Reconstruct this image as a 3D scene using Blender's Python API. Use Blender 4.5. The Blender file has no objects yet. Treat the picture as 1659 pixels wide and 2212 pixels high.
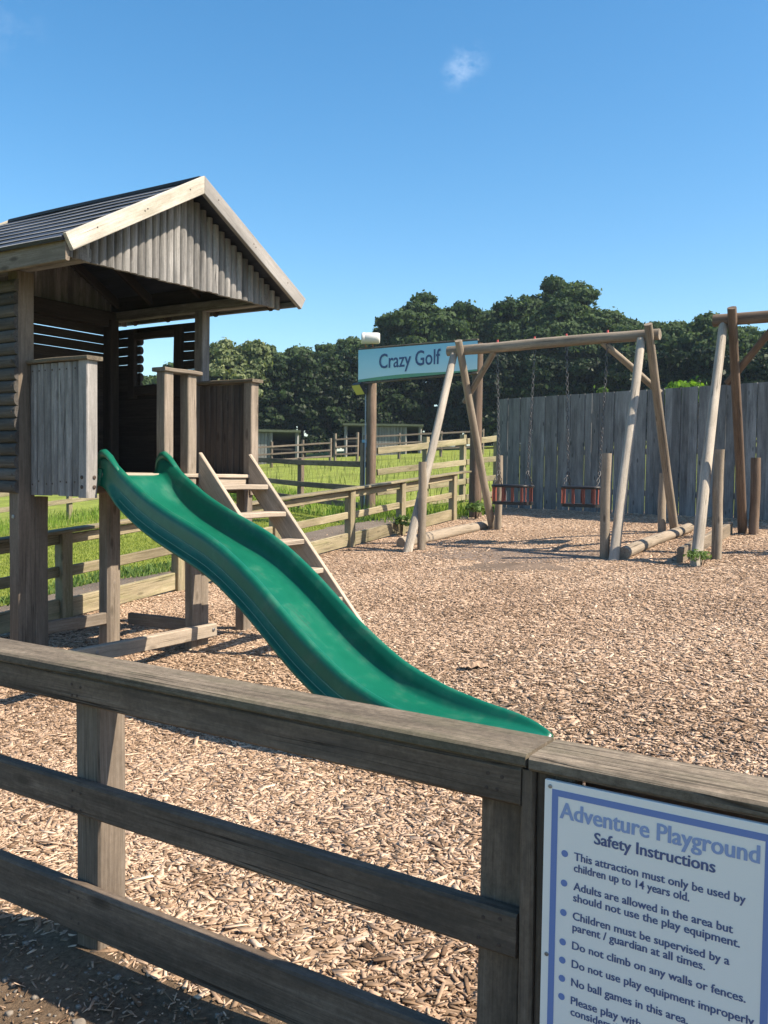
import bpy, bmesh, math, random
import numpy as np
from mathutils import Vector, Matrix

C = bpy.context.scene.collection
rng = np.random.default_rng(11)
random.seed(11)
rad = math.radians

# ------------------------------------------------------------------ camera
YAW, PITCH, ROLL, EYE = rad(32.7), rad(2.5), rad(0.8), 1.40
fw = Vector((math.cos(YAW)*math.cos(PITCH), math.sin(YAW)*math.cos(PITCH), -math.sin(PITCH)))
r0 = Vector((math.sin(YAW), -math.cos(YAW), 0)); u0 = r0.cross(fw)
rt = r0*math.cos(ROLL)+u0*math.sin(ROLL); up = u0*math.cos(ROLL)-r0*math.sin(ROLL)
cam_d = bpy.data.cameras.new("camera"); cam = bpy.data.objects.new("camera", cam_d); C.objects.link(cam)
cam_d.sensor_fit = 'VERTICAL'; cam_d.sensor_height = 24.0; cam_d.lens = 24.0*1950/2212
cam_d.clip_start = 0.05; cam_d.clip_end = 2000
m = Matrix.Identity(4)
for i in range(3):
    m[i][0], m[i][1], m[i][2] = rt[i], up[i], -fw[i]
m[2][3] = EYE
cam.matrix_world = m
sc = bpy.context.scene
sc.camera = cam
sc.render.resolution_x, sc.render.resolution_y = 768, 1024

# ------------------------------------------------------------------ light
SUNV = Vector((.2, -.9, 1.0)).normalized()
w = bpy.data.worlds.new("World"); sc.world = w; w.use_nodes = True
nt = w.node_tree; nt.nodes.clear()
N = nt.nodes.new
out = N('ShaderNodeOutputWorld'); bg = N('ShaderNodeBackground'); sky = N('ShaderNodeTexSky')
sky.sky_type = 'NISHITA'; sky.sun_disc = False
sky.sun_elevation = math.asin(SUNV.z); sky.sun_rotation = math.atan2(SUNV.x, SUNV.y)
sky.air_density = 1.0; sky.dust_density = .8; sky.ozone_density = 1.6
bg.inputs['Strength'].default_value = 0.099
# two faint wisps of cloud, set by direction
tc = N('ShaderNodeTexCoord')
def wisp(dirv, size, amount, prev):
    d = N('ShaderNodeVectorMath'); d.operation = 'DISTANCE'; nt.links.new(tc.outputs['Generated'], d.inputs[0]); d.inputs[1].default_value = dirv
    n = N('ShaderNodeTexNoise'); n.inputs['Scale'].default_value = 22; n.inputs['Detail'].default_value = 6; n.inputs['Roughness'].default_value = .62
    mp = N('ShaderNodeMapping'); mp.inputs['Scale'].default_value = (1, 1, 1.6); nt.links.new(tc.outputs['Generated'], mp.inputs[0]); nt.links.new(mp.outputs[0], n.inputs['Vector'])
    a = N('ShaderNodeMapRange'); a.interpolation_type = 'SMOOTHSTEP'; nt.links.new(d.outputs['Value'], a.inputs[0])
    a.inputs[1].default_value = size; a.inputs[2].default_value = 0; a.inputs[3].default_value = 0; a.inputs[4].default_value = 1
    b = N('ShaderNodeMapRange'); nt.links.new(n.outputs['Fac'], b.inputs[0]); b.inputs[1].default_value = .45; b.inputs[2].default_value = .75
    mu = N('ShaderNodeMath'); mu.operation = 'MULTIPLY'; nt.links.new(a.outputs[0], mu.inputs[0]); nt.links.new(b.outputs[0], mu.inputs[1])
    m2 = N('ShaderNodeMath'); m2.operation = 'MULTIPLY'; nt.links.new(mu.outputs[0], m2.inputs[0]); m2.inputs[1].default_value = amount
    mx = N('ShaderNodeMixRGB'); nt.links.new(m2.outputs[0], mx.inputs[0]); nt.links.new(prev, mx.inputs[1]); mx.inputs[2].default_value = (6.5, 7.0, 7.6, 1)
    return mx.outputs[0]
def pixdir(px, py):
    v = fw + rt*((px-829.5)/1950) - up*((py-1106)/1950)
    return v.normalized()
hs = N('ShaderNodeHueSaturation'); hs.inputs['Saturation'].default_value = 1.33; hs.inputs['Hue'].default_value = .493
nt.links.new(sky.outputs[0], hs.inputs['Color'])
o1 = wisp(pixdir(1012, 135), .026, .32, hs.outputs[0])
o2 = wisp(pixdir(985, 160), .02, .3, o1)
o3 = wisp(pixdir(30, 62),   .04, .10, o2)
nt.links.new(o3, bg.inputs['Color']); nt.links.new(bg.outputs[0], out.inputs[0])
sun_d = bpy.data.lights.new("sun", 'SUN'); sun_d.energy = 5.0; sun_d.angle = rad(.5); sun_d.color = (1, .87, .69)
sun = bpy.data.objects.new("sun", sun_d); C.objects.link(sun); sun.rotation_euler = SUNV.to_track_quat('Z', 'Y').to_euler(); sun.location = (0, 0, 30)
sc.view_settings.view_transform = 'Standard'; sc.view_settings.look = 'None'; sc.view_settings.exposure = 1.12; sc.view_settings.gamma = 1

# ------------------------------------------------------------------ terrain height
def G(x, y):
    r = np.hypot(x, y)
    f = 1/np.power(1+np.power(r/55., 4), .25)
    z = (.07*x-.04*y)*f
    t = np.clip(x*.766+y*.643-16, 0, 40)
    z = z+.029*t*(1-np.exp(-t/5))
    return z
def Gb(x, y):   # chip surface: gentle lumps
    dip = .13*np.exp(-((x-3.5)/.9)**2-((y-2.8)/1.5)**2)*np.clip((x-1.7)/.8, 0, 1)
    return G(x, y)-dip+.010*np.sin(x*2.3+y*1.1)*np.sin(y*2.7-x*.6)+.006*np.sin(x*5.1+1)*np.sin(y*4.3)
def bearing(px): return YAW-math.atan((px-829.5)/1950)
def at(px, dist):
    b = bearing(px); return dist*math.cos(b), dist*math.sin(b)
def zpix(px, py, dist):
    hor = 1020.9+.0139*(px-829.5)
    return EYE+dist*math.cos(math.atan((px-829.5)/1950))*(hor-py)/1950

# ------------------------------------------------------------------ materials
def mat(name):
    M = bpy.data.materials.new(name); M.use_nodes = True
    return M, M.node_tree, M.node_tree.nodes['Principled BSDF']
def nn(t, kind, **kw):
    n = t.nodes.new(kind)
    for k, v in kw.items():
        if k in n.inputs: n.inputs[k].default_value = v
        else: setattr(n, k, v)
    return n
ALB = .76
def ramp(t, src, stops, alb=None):
    k_ = ALB if alb is None else alb
    stops = [(p, tuple(v*k_ for v in c)) for p, c in stops]
    r = t.nodes.new('ShaderNodeValToRGB'); e = r.color_ramp.elements
    while len(e) > 1: e.remove(e[-1])
    e[0].position, e[0].color = stops[0][0], (*stops[0][1], 1)
    for p, c in stops[1:]:
        q = e.new(p); q.color = (*c, 1)
    t.links.new(src, r.inputs[0]); return r.outputs[0]
def mix(t, fac, a, b, mode='MIX', alb=None):
    k_ = (ALB if alb is None else alb) if mode == 'MIX' else 1.
    a, b = (tuple(v*k_ for v in q) if isinstance(q, tuple) else q for q in (a, b))
    x = t.nodes.new('ShaderNodeMixRGB'); x.blend_type = mode
    for i, v in enumerate((fac, a, b)):
        if hasattr(v, 'is_linked'): t.links.new(v, x.inputs[i])
        elif isinstance(v, tuple): x.inputs[i].default_value = (*v, 1)
        else: x.inputs[i].default_value = v
    return x.outputs[0]
def maprange(t, src, a, b, c=0., d=1.):
    r = t.nodes.new('ShaderNodeMapRange'); t.links.new(src, r.inputs[0])
    for i, v in enumerate((a, b, c, d)): r.inputs[i+1].default_value = v
    return r.outputs[0]
def math_(t, op, a, b=None):
    x = t.nodes.new('ShaderNodeMath'); x.operation = op
    for i, v in enumerate((a, b)):
        if v is None: continue
        if hasattr(v, 'is_linked'): t.links.new(v, x.inputs[i])
        else: x.inputs[i].default_value = v
    return x.outputs[0]

def wood(name, dark, mid, light, knots=.6, blotch=.35, stain=None, stain_amt=.4, cracks=.8, rough=.85, tvar=.22, bump=.5, mottle=.14):
    M, t, b = mat(name)
    gr = nn(t, 'ShaderNodeAttribute', attribute_name='gr').outputs['Vector']
    tn = nn(t, 'ShaderNodeAttribute', attribute_name='tn').outputs['Fac']
    def noise(scale, detail=5, rough=.6, dist=0.):
        mp = nn(t, 'ShaderNodeMapping'); mp.inputs['Scale'].default_value = scale; t.links.new(gr, mp.inputs[0])
        n = nn(t, 'ShaderNodeTexNoise', Scale=1., Detail=detail, Roughness=rough, Distortion=dist); t.links.new(mp.outputs[0], n.inputs['Vector'])
        return n.outputs['Fac']
    fine = noise((5., 150, 150), 5, .75)
    broad = noise((1.5, 30, 30), 5, .62, .8)
    g = math_(t, 'ADD', math_(t, 'MULTIPLY', fine, .6), math_(t, 'MULTIPLY', broad, .4))
    col = ramp(t, g, [(.30, dark), (.50, mid), (.68, light)])
    bl = noise((1.3, 7, 7), 6, .65)
    blv = math_(t, 'MULTIPLY', maprange(t, bl, .35, .68, 1-blotch, 1+blotch*.45), maprange(t, noise((45, 60, 60), 7, .8), .3, .7, 1-mottle, 1+mottle))
    cmb = nn(t, 'ShaderNodeCombineXYZ')
    for i in range(3): t.links.new(blv, cmb.inputs[i])
    col = mix(t, 1., col, cmb.outputs[0], 'MULTIPLY')
    if stain:
        st = maprange(t, noise((2.1, 10, 10), 5, .7), .48, .66)
        col = mix(t, math_(t, 'MULTIPLY', st, stain_amt), col, stain)
    # knots
    if knots > 0:
        mp = nn(t, 'ShaderNodeMapping'); mp.inputs['Scale'].default_value = (3.6, 10, 10); t.links.new(gr, mp.inputs[0])
        v = nn(t, 'ShaderNodeTexVoronoi', Scale=1.); t.links.new(mp.outputs[0], v.inputs['Vector'])
        sep = nn(t, 'ShaderNodeSeparateColor'); t.links.new(v.outputs['Color'], sep.inputs[0])
        sel = math_(t, 'GREATER_THAN', sep.outputs[0], .60)
        k = maprange(t, v.outputs['Distance'], .08, .19, 1., 0.)
        col = mix(t, math_(t, 'MULTIPLY', math_(t, 'MULTIPLY', k, sel), knots), col, tuple(c*.35 for c in dark))
        kr = maprange(t, math_(t, 'ABSOLUTE', math_(t, 'SUBTRACT', v.outputs['Distance'], .20)), 0., .035, 1., 0.)
        col = mix(t, math_(t, 'MULTIPLY', math_(t, 'MULTIPLY', kr, sel), knots*.18), col, tuple(min(1, c*1.25) for c in light))
    ck = noise((.55, 38, 38), 2, .5)
    ckm = maprange(t, math_(t, 'ABSOLUTE', math_(t, 'SUBTRACT', ck, .5)), .0, .018, 1., 0.)
    ckm = math_(t, 'MULTIPLY', ckm, maprange(t, noise((.9, 5, 5), 2), .52, .6))
    col = mix(t, math_(t, 'MULTIPLY', ckm, cracks), col, tuple(c*.25 for c in dark))
    tv = maprange(t, tn, 0, 1, 1-tvar, 1+tvar)
    cm2 = nn(t, 'ShaderNodeCombineXYZ')
    for i in range(3): t.links.new(tv, cm2.inputs[i])
    col = mix(t, 1., col, cm2.outputs[0], 'MULTIPLY')
    t.links.new(col, b.inputs['Base Color']); b.inputs['Roughness'].default_value = rough
    b.inputs['Specular IOR Level'].default_value = .25
    bp = nn(t, 'ShaderNodeBump', Strength=bump, Distance=.004)
    h = math_(t, 'SUBTRACT', g, math_(t, 'MULTIPLY', ckm, 1.2))
    t.links.new(h, bp.inputs['Height']); t.links.new(bp.outputs[0], b.inputs['Normal'])
    return M

W_HOUSE = wood('weathered_grey_wood', (.14, .137, .138), (.29, .282, .278), (.45, .433, .417), stain=(.09, .088, .086), stain_amt=.5, tvar=.32)
W_INSHADE = wood('shaded_inside_wood', (.030, .025, .022), (.052, .043, .037), (.085, .07, .06), knots=.4)  # inside wood darkened so its colour carries the interior shade
W_GREYRAKE = wood('silvered_wood', (.24, .225, .215), (.36, .345, .335), (.46, .44, .425), stain=(.2, .19, .18), stain_amt=.35, blotch=.25)
W_BLEACH = wood('bleached_log_wood', (.27, .235, .195), (.42, .375, .32), (.54, .49, .43), stain=(.25, .22, .17), stain_amt=.3, knots=.7, cracks=1.)
W_POST = wood('tan_post_wood', (.17, .137, .108), (.295, .245, .20), (.41, .35, .295), stain=(.16, .135, .09), stain_amt=.3)
W_RAKE = wood('pale_bleached_wood', (.34, .312, .268), (.50, .465, .41), (.63, .59, .53), stain=(.22, .20, .14), stain_amt=.45, blotch=.25)
W_STEP = wood('planed_pale_wood', (.31, .25, .195), (.45, .375, .30), (.56, .48, .395), stain=(.28, .24, .2), stain_amt=.25, blotch=.2, knots=.5)
W_FENCE = wood('brown_fence_wood', (.125, .09, .066), (.198, .150, .112), (.285, .226, .176), stain=(.07, .06, .052), stain_amt=.55, blotch=.5, mottle=.28, cracks=1.)
W_CAP = wood('worn_cap_wood', (.115, .092, .068), (.205, .168, .128), (.31, .26, .20), stain=(.10, .10, .06), stain_amt=.5, blotch=.45, knots=.15, mottle=.45)
W_ALGAE = wood('algae_fence_wood', (.20, .17, .10), (.34, .29, .19), (.46, .40, .28), stain=(.17, .18, .07), stain_amt=.45, knots=.5)
W_LOG = wood('round_log_wood', (.21, .17, .128), (.355, .295, .23), (.47, .40, .32), stain=(.2, .17, .12), stain_amt=.35, knots=.7, cracks=1.)
W_LOGDK = wood('dark_round_log_wood', (.10, .07, .05), (.19, .135, .10), (.29, .22, .165), stain=(.08, .06, .045), stain_amt=.4, cracks=1.)
W_BOARD = wood('grey_blue_board_wood', (.175, .173, .172), (.28, .277, .274), (.375, .37, .364), stain=(.075, .075, .08), stain_amt=.45, knots=.9, tvar=.26)
W_ROOF = wood('dark_roof_board', (.022, .025, .036), (.038, .043, .06), (.06, .066, .088), knots=.2, rough=.5, tvar=.2)
W_EDGELIT = wood('roof_edge_highlight', (.22, .22, .23), (.34, .34, .35), (.44, .44, .45), knots=0, tvar=.25)  # paler tone paints the light caught along each board lap
W_SHED = wood('shed_board', (.13, .13, .128), (.23, .23, .226), (.33, .33, .322), knots=.3)
W_LOGSHADE = wood('shaded_log_wall_wood', (.055, .05, .047), (.105, .096, .09), (.17, .156, .145), stain=(.05, .046, .045), stain_amt=.4)  # side wall logs darkened; the shade on them is in the colour
W_FENCEPALE = wood('brown_post_wood', (.12, .095, .075), (.21, .17, .135), (.31, .26, .215), stain=(.12, .10, .075), stain_amt=.35)
W_PANELSHADE = wood('shaded_panel_wood', (.06, .05, .045), (.11, .092, .08), (.17, .145, .125), knots=.5)  # darker copy of the house wood for the balustrade standing in shade
W_DARKIN = wood('dark_wood', (.03, .026, .023), (.05, .044, .038), (.075, .065, .056), knots=.3)

def plain(name, col, rough=.5, metal=0., noise=.0, nscale=30., spec=.5, bump=0.):
    base_col = tuple(v*ALB for v in col)
    M, t, b = mat(name)
    b.inputs['Base Color'].default_value = (*base_col, 1); b.inputs['Roughness'].default_value = rough; b.inputs['Metallic'].default_value = metal
    b.inputs['Specular IOR Level'].default_value = spec
    if noise or bump:
        tcn = nn(t, 'ShaderNodeTexCoord'); n = nn(t, 'ShaderNodeTexNoise', Scale=nscale, Detail=6., Roughness=.65); t.links.new(tcn.outputs['Object'], n.inputs['Vector'])
        if noise:
            c = mix(t, maprange(t, n.outputs['Fac'], .35, .65), tuple(x*(1-noise) for x in col), tuple(min(1, x*(1+noise)) for x in col)); t.links.new(c, b.inputs['Base Color'])
        if bump:
            bp = nn(t, 'ShaderNodeBump', Strength=bump, Distance=.01); t.links.new(n.outputs['Fac'], bp.inputs['Height']); t.links.new(bp.outputs[0], b.inputs['Normal'])
    return M
STEEL = plain('galvanised_steel', (.35, .35, .36), .45, .8, .25)
CHAIN = plain('dark_chain_steel', (.13, .13, .135), .5, .6, .3)
BOLT = plain('rusty_bolt', (.085, .06, .05), .7, .3, .3, 200)
BLACK = plain('black_rubber', (.018, .018, .02), .55, 0, .2, 40)
ORANGE = plain('orange_plastic', (.24, .06, .038), .6, 0, .2, 20)
REDP = plain('red_plastic', (.50, .06, .05), .5)
WHITEP = plain('white_plastic', (.78, .77, .74), .4, 0, .05, 8)
RUST = plain('rusty_bracket', (.30, .13, .06), .8, .2, .3, 40)
YELGL = plain('lamp_glass', (.55, .52, .16), .25)
BLUEP = plain('blue_plastic', (.10, .30, .62), .4)
FELT = plain('green_roof_felt', (.075, .095, .055), .9, 0, .3, 10)
STONE = plain('grey_stone', (.22, .19, .16), .9, 0, .35, 30)

# slide plastic
SLIDE, t, b = mat('green_slide_plastic')
b.inputs['Specular IOR Level'].default_value = .32
tcn = nn(t, 'ShaderNodeTexCoord')
n = nn(t, 'ShaderNodeTexNoise', Scale=5., Detail=8., Roughness=.7); t.links.new(tcn.outputs['Object'], n.inputs['Vector'])
mpn = nn(t, 'ShaderNodeMapping'); mpn.inputs['Scale'].default_value = (60, 3, 3); t.links.new(tcn.outputs['Object'], mpn.inputs[0])
n2 = nn(t, 'ShaderNodeTexNoise', Scale=1., Detail=4., Roughness=.6); t.links.new(mpn.outputs[0], n2.inputs['Vector'])
c = mix(t, maprange(t, n.outputs['Fac'], .3, .7), (.004, .108, .066), (.007, .155, .096))
c = mix(t, math_(t, 'MULTIPLY', maprange(t, n2.outputs['Fac'], .53, .62, 0, .55), maprange(t, n.outputs['Fac'], .48, .6)), c, (.016, .085, .06))
c = mix(t, maprange(t, n.outputs['Fac'], .52, .75, 0, .22), c, (.20, .27, .20))
t.links.new(c, b.inputs['Base Color'])
t.links.new(maprange(t, n.outputs['Fac'], .3, .7, .27, .40), b.inputs['Roughness'])
bp = nn(t, 'ShaderNodeBump', Strength=.10, Distance=.002); n3 = nn(t, 'ShaderNodeTexNoise', Scale=350., Detail=2.); t.links.new(tcn.outputs['Object'], n3.inputs['Vector'])
t.links.new(n3.outputs['Fac'], bp.inputs['Height']); t.links.new(bp.outputs[0], b.inputs['Normal'])

# ground materials
def chipmat():
    M, t, b = mat('chip_bed')
    tcn = nn(t, 'ShaderNodeTexCoord').outputs['Object']
    n = nn(t, 'ShaderNodeTexNoise', Scale=6., Detail=2.); t.links.new(tcn, n.inputs['Vector'])
    warp = mix(t, .06, tcn, n.outputs['Color'], 'ADD')
    cols = []
    for sc_, rot in ((70, .4), (48, 1.9)):
        mp = nn(t, 'ShaderNodeMapping'); mp.inputs['Rotation'].default_value = (0, 0, rot); mp.inputs['Scale'].default_value = (1, .38, 1); t.links.new(warp, mp.inputs[0])
        v = nn(t, 'ShaderNodeTexVoronoi', Scale=sc_); t.links.new(mp.outputs[0], v.inputs['Vector'])
        s = nn(t, 'ShaderNodeSeparateColor'); t.links.new(v.outputs['Color'], s.inputs[0])
        cc = ramp(t, s.outputs[0], [(0, (.14, .095, .063)), (.3, (.25, .178, .122)), (.6, (.42, .31, .225)), (.85, (.50, .38, .285)), (1, (.56, .45, .345))], alb=1.)
        cols.append((cc, v.outputs['Distance'], s.outputs[1]))
    sel = maprange(t, n.outputs['Fac'], .47, .53)
    c = mix(t, sel, cols[0][0], cols[1][0])
    big = nn(t, 'ShaderNodeTexNoise', Scale=.9, Detail=4., Roughness=.6); t.links.new(tcn, big.inputs['Vector'])
    c = mix(t, 1., c, mix(t, maprange(t, big.outputs['Fac'], .35, .65), (.75, .72, .7), (1.1, 1.1, 1.1), alb=1.), 'MULTIPLY')
    t.links.new(c, b.inputs['Base Color']); b.inputs['Roughness'].default_value = .95; b.inputs['Specular IOR Level'].default_value = .1
    bp = nn(t, 'ShaderNodeBump', Strength=.9, Distance=.012); t.links.new(cols[0][2], bp.inputs['Height']); t.links.new(bp.outputs[0], b.inputs['Normal'])
    return M
CHIPBED = chipmat()
CHIP, t, b = mat('wood_chip')
a = nn(t, 'ShaderNodeAttribute', attribute_name='tn').outputs['Fac']
c = ramp(t, a, [(0, (.10, .062, .040)), (.2, (.20, .135, .088)), (.48, (.385, .275, .198)), (.78, (.53, .395, .295)), (1, (.63, .505, .395))], alb=1.)
gr = nn(t, 'ShaderNodeTexCoord').outputs['Object']
n = nn(t, 'ShaderNodeTexNoise', Scale=120., Detail=3.); t.links.new(gr, n.inputs['Vector'])
c = mix(t, 1., c, mix(t, n.outputs['Fac'], (.62, .6, .58), (1.3, 1.3, 1.3), alb=1.), 'MULTIPLY')
t.links.new(c, b.inputs['Base Color']); b.inputs['Roughness'].default_value = .9; b.inputs['Specular IOR Level'].default_value = .15

def soil(name, a_, b_, scale=40., bump=.6):
    M, t, b = mat(name)
    tcn = nn(t, 'ShaderNodeTexCoord').outputs['Object']
    n = nn(t, 'ShaderNodeTexNoise', Scale=scale, Detail=8., Roughness=.75); t.links.new(tcn, n.inputs['Vector'])
    n2 = nn(t, 'ShaderNodeTexNoise', Scale=1.3, Detail=5., Roughness=.6); t.links.new(tcn, n2.inputs['Vector'])
    c = mix(t, maprange(t, n.outputs['Fac'], .35, .65), a_, b_)
    c = mix(t, 1., c, mix(t, maprange(t, n2.outputs['Fac'], .35, .65), (.72, .72, .72), (1.15, 1.12, 1.1), alb=1.), 'MULTIPLY')
    t.links.new(c, b.inputs['Base Color']); b.inputs['Roughness'].default_value = .95; b.inputs['Specular IOR Level'].default_value = .1
    bp = nn(t, 'ShaderNodeBump', Strength=bump, Distance=.02); t.links.new(n.outputs['Fac'], bp.inputs['Height']); t.links.new(bp.outputs[0], b.inputs['Normal'])
    return M
GRASSG = soil('turf', (.15, .20, .035), (.31, .37, .08), 25, .5)
PATHM = soil('grey_gravel_soil', (.13, .105, .085), (.27, .235, .20), 60, .8)
FRONTM = soil('front_soil', (.15, .105, .07), (.30, .22, .15), 55, .9)

def leafmat(name, lo, hi, trans=.35, rough=.5):
    M, t, b = mat(name)
    a = nn(t, 'ShaderNodeAttribute', attribute_name='tn').outputs['Fac']
    c = ramp(t, a, [(0, lo), (1, hi)])
    t.links.new(c, b.inputs['Base Color']); b.inputs['Roughness'].default_value = rough; b.inputs['Specular IOR Level'].default_value = .12
    tr = nn(t, 'ShaderNodeBsdfTranslucent'); t.links.new(mix(t, 1., c, (1.3, 1.35, .6), 'MULTIPLY'), tr.inputs['Color'])
    ms = nn(t, 'ShaderNodeMixShader'); ms.inputs[0].default_value = trans
    t.links.new(b.outputs[0], ms.inputs[1]); t.links.new(tr.outputs[0], ms.inputs[2])
    t.links.new(ms.outputs[0], t.nodes['Material Output'].inputs[0])
    return M
LEAF_SYC = leafmat('sycamore_leaf', (.026, .056, .024), (.125, .185, .08), .35, .7)
LEAF_PALE = leafmat('pale_leaf', (.06, .10, .04), (.29, .33, .17), .35, .7)
LEAF_CON = leafmat('conifer_spray', (.005, .012, .006), (.034, .062, .018), .12)
LEAF_BRIGHT = leafmat('bright_leaf', (.06, .14, .018), (.20, .36, .05), .45)
LEAF_WEED = leafmat('weed_leaf', (.08, .15, .04), (.22, .33, .11), .4)
BLADE = leafmat('grass_blade', (.11, .20, .03), (.36, .50, .10), .45)
BLADE_LAWN = leafmat('lawn_blade', (.17, .23, .04), (.46, .50, .13), .45)
BLADE_DRY = leafmat('dry_seed_grass', (.10, .16, .03), (.44, .42, .18), .4)
BARK = soil('bark', (.06, .045, .035), (.14, .11, .085), 14, 1.)

# ------------------------------------------------------------------ mesh helpers
class MB:
    def __init__(s): s.v = []; s.f = []; s.g = []; s.t = []; s.mi = []; s.sm = []
    def add(s, vs, fs, gs, tn, mi=0, smooth=False):
        o = len(s.v); s.v += [tuple(p) for p in vs]; s.g += [tuple(p) for p in gs]; s.t += [tn]*len(vs)
        s.f += [tuple(i+o for i in f) for f in fs]; s.mi += [mi]*len(fs); s.sm += [smooth]*len(fs)
    def _sweep(s, p0, p1, prof, side, upv, nseg, wob, mi, smooth, tn, scale_fn=None, ends=True, bend=0.):
        p0, p1 = Vector(p0), Vector(p1); ax = (p1-p0); L = ax.length
        off = [random.uniform(-40, 40) for _ in range(3)]
        tn = random.random() if tn is None else tn
        k = len(prof); vs = []; gs = []
        ph = random.random()*6
        for i in range(nseg+1):
            u = i/nseg; c = p0+ax*u
            du = wob*math.sin(u*5+ph); dv = wob*math.sin(u*7+ph*2)+bend*math.sin(u*math.pi)
            sfac = scale_fn(u) if scale_fn else 1.
            for a_, b_ in prof:
                vs.append(c+side*(a_*sfac+du)+upv*(b_*sfac+dv)); gs.append((u*L+off[0], a_+off[1], b_+off[2]))
        fs = [(i*k+j, i*k+(j+1) % k, (i+1)*k+(j+1) % k, (i+1)*k+j) for i in range(nseg) for j in range(k)]
        s.add(vs, fs, gs, tn, mi, smooth)
        if ends:
            n0 = len(s.v)
            e0 = vs[:k]; e1 = vs[-k:]
            g0 = [(off[0]+.02*a_, off[1]+a_, off[2]+b_) for a_, b_ in prof]
            s.add(e0, [tuple(range(k-1, -1, -1))], g0, tn*.8, mi); s.add(e1, [tuple(range(k))], g0, tn*.8, mi)
    def frame(s, p0, p1, upv):
        ax = (Vector(p1)-Vector(p0)).normalized(); u = Vector(upv); u = (u-ax*u.dot(ax)).normalized()
        return u.cross(ax), u      # side, up  (side x up = ax?) -> oriented outward below
    def beam(s, p0, p1, w, h, upv=(0, 0, 1), ch=None, nseg=6, wob=.0015, mi=0, tn=None, bend=0.):
        side, u = s.frame(p0, p1, upv); c = min(.006, .2*min(w, h)) if ch is None else ch
        a, b = w/2, h/2
        prof = [(-a+c, -b), (a-c, -b), (a, -b+c), (a, b-c), (a-c, b), (-a+c, b), (-a, b-c), (-a, -b+c)]
        s._sweep(p0, p1, prof, side, u, nseg, wob, mi, False, tn, bend=bend)
    def pole(s, p0, p1, ra, rb=None, n=18, nseg=12, wob=.004, mi=0, tn=None, bend=0.):
        rb = ra if rb is None else rb
        ax = (Vector(p1)-Vector(p0)).normalized(); upv = (0, 0, 1) if abs(ax.z) < .9 else (0, 1, 0)
        side, u = s.frame(p0, p1, upv)
        ph = random.random()*6
        prof = [(ra*(1+.05*math.sin(3*q*6.283/n+ph))*math.cos(q*6.283/n), ra*(1+.05*math.sin(3*q*6.283/n+ph))*math.sin(q*6.283/n)) for q in range(n)]
        ks = [1+random.uniform(-.025, .025) for _ in range(nseg+2)]
        s._sweep(p0, p1, prof, side, u, nseg, wob, mi, True, tn, lambda t_: (1+(rb/ra-1)*t_)*ks[int(t_*nseg)], bend=bend)
    def halflog(s, p0, p1, w, depth, upv, mi=0, tn=None, n=8, nseg=4):
        # flat back at 0, bulging towards upv
        side, u = s.frame(p0, p1, upv)
        prof = [(-w/2, 0)]+[(-w/2*math.cos(q*math.pi/n), depth*(.12+.88*math.sin(q*math.pi/n))) for q in range(n+1)]+[(w/2, 0)]
        prof = prof[::-1]
        s._sweep(p0, p1, prof[::-1], side, u, nseg, .0012, mi, False, tn)
    def box(s, lo, hi, mi=0, tn=None, along=0, ch=None):
        lo, hi = Vector(lo), Vector(hi); c = (lo+hi)/2; d = hi-lo
        e = [Vector((1, 0, 0)), Vector((0, 1, 0)), Vector((0, 0, 1))]
        A = e[along]*d[along]/2
        if along == 2: s.beam(c-A, c+A, d.x, d.y, (0, 1, 0), ch, mi=mi, tn=tn)
        elif along == 0: s.beam(c-A, c+A, d.y, d.z, (0, 0, 1), ch, mi=mi, tn=tn)
        else: s.beam(c-A, c+A, d.x, d.z, (0, 0, 1), ch, mi=mi, tn=tn)
    def disc(s, c, nrm, r, th, n=10, mi=0):
        c, nrm = Vector(c), Vector(nrm).normalized(); a = nrm.orthogonal().normalized(); b = nrm.cross(a)
        vs = []
        for k_, rr in ((0, r), (th*.7, r), (th, r*.7)):
            vs += [c+nrm*k_+a*rr*math.cos(q*6.283/n)+b*rr*math.sin(q*6.283/n) for q in range(n)]
        fs = [(i*n+j, i*n+(j+1) % n, (i+1)*n+(j+1) % n, (i+1)*n+j) for i in range(2) for j in range(n)]+[tuple(range(2*n, 3*n))]
        s.add(vs, fs, vs, .5, mi)
    def build(s, name, mats, parent=None):
        me = bpy.data.meshes.new(name); base = Vector(parent['_b']) if parent is not None else Vector((0, 0, 0))
        me.from_pydata([(p[0]-base.x, p[1]-base.y, p[2]-base.z) for p in s.v], [], s.f)
        mats = mats if isinstance(mats, (list, tuple)) else [mats]
        for mm in mats: me.materials.append(mm)
        a = me.attributes.new('gr', 'FLOAT_VECTOR', 'POINT'); a.data.foreach_set('vector', np.array(s.g, dtype=np.float32).ravel())
        a = me.attributes.new('tn', 'FLOAT', 'POINT'); a.data.foreach_set('value', np.array(s.t, dtype=np.float32))
        me.polygons.foreach_set('material_index', np.array(s.mi, dtype=np.int32)); me.polygons.foreach_set('use_smooth', np.array(s.sm, dtype=bool))
        bm = bmesh.new(); bm.from_mesh(me); bmesh.ops.recalc_face_normals(bm, faces=bm.faces); bm.to_mesh(me); bm.free()
        o = bpy.data.objects.new(name, me); C.objects.link(o)
        if parent is not None:
            o.parent = parent; o['_b'] = parent['_b']
        return o
def tag(o, label, cat, group=None):
    o['label'] = label; o['category'] = cat
    if group: o['group'] = group
    return o
def thing(name, label, cat, base, group=None):
    o = bpy.data.objects.new(name, None); C.objects.link(o); o.location = base; o['_b'] = tuple(base); o.empty_display_size = .1
    return tag(o, label, cat, group)
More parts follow.
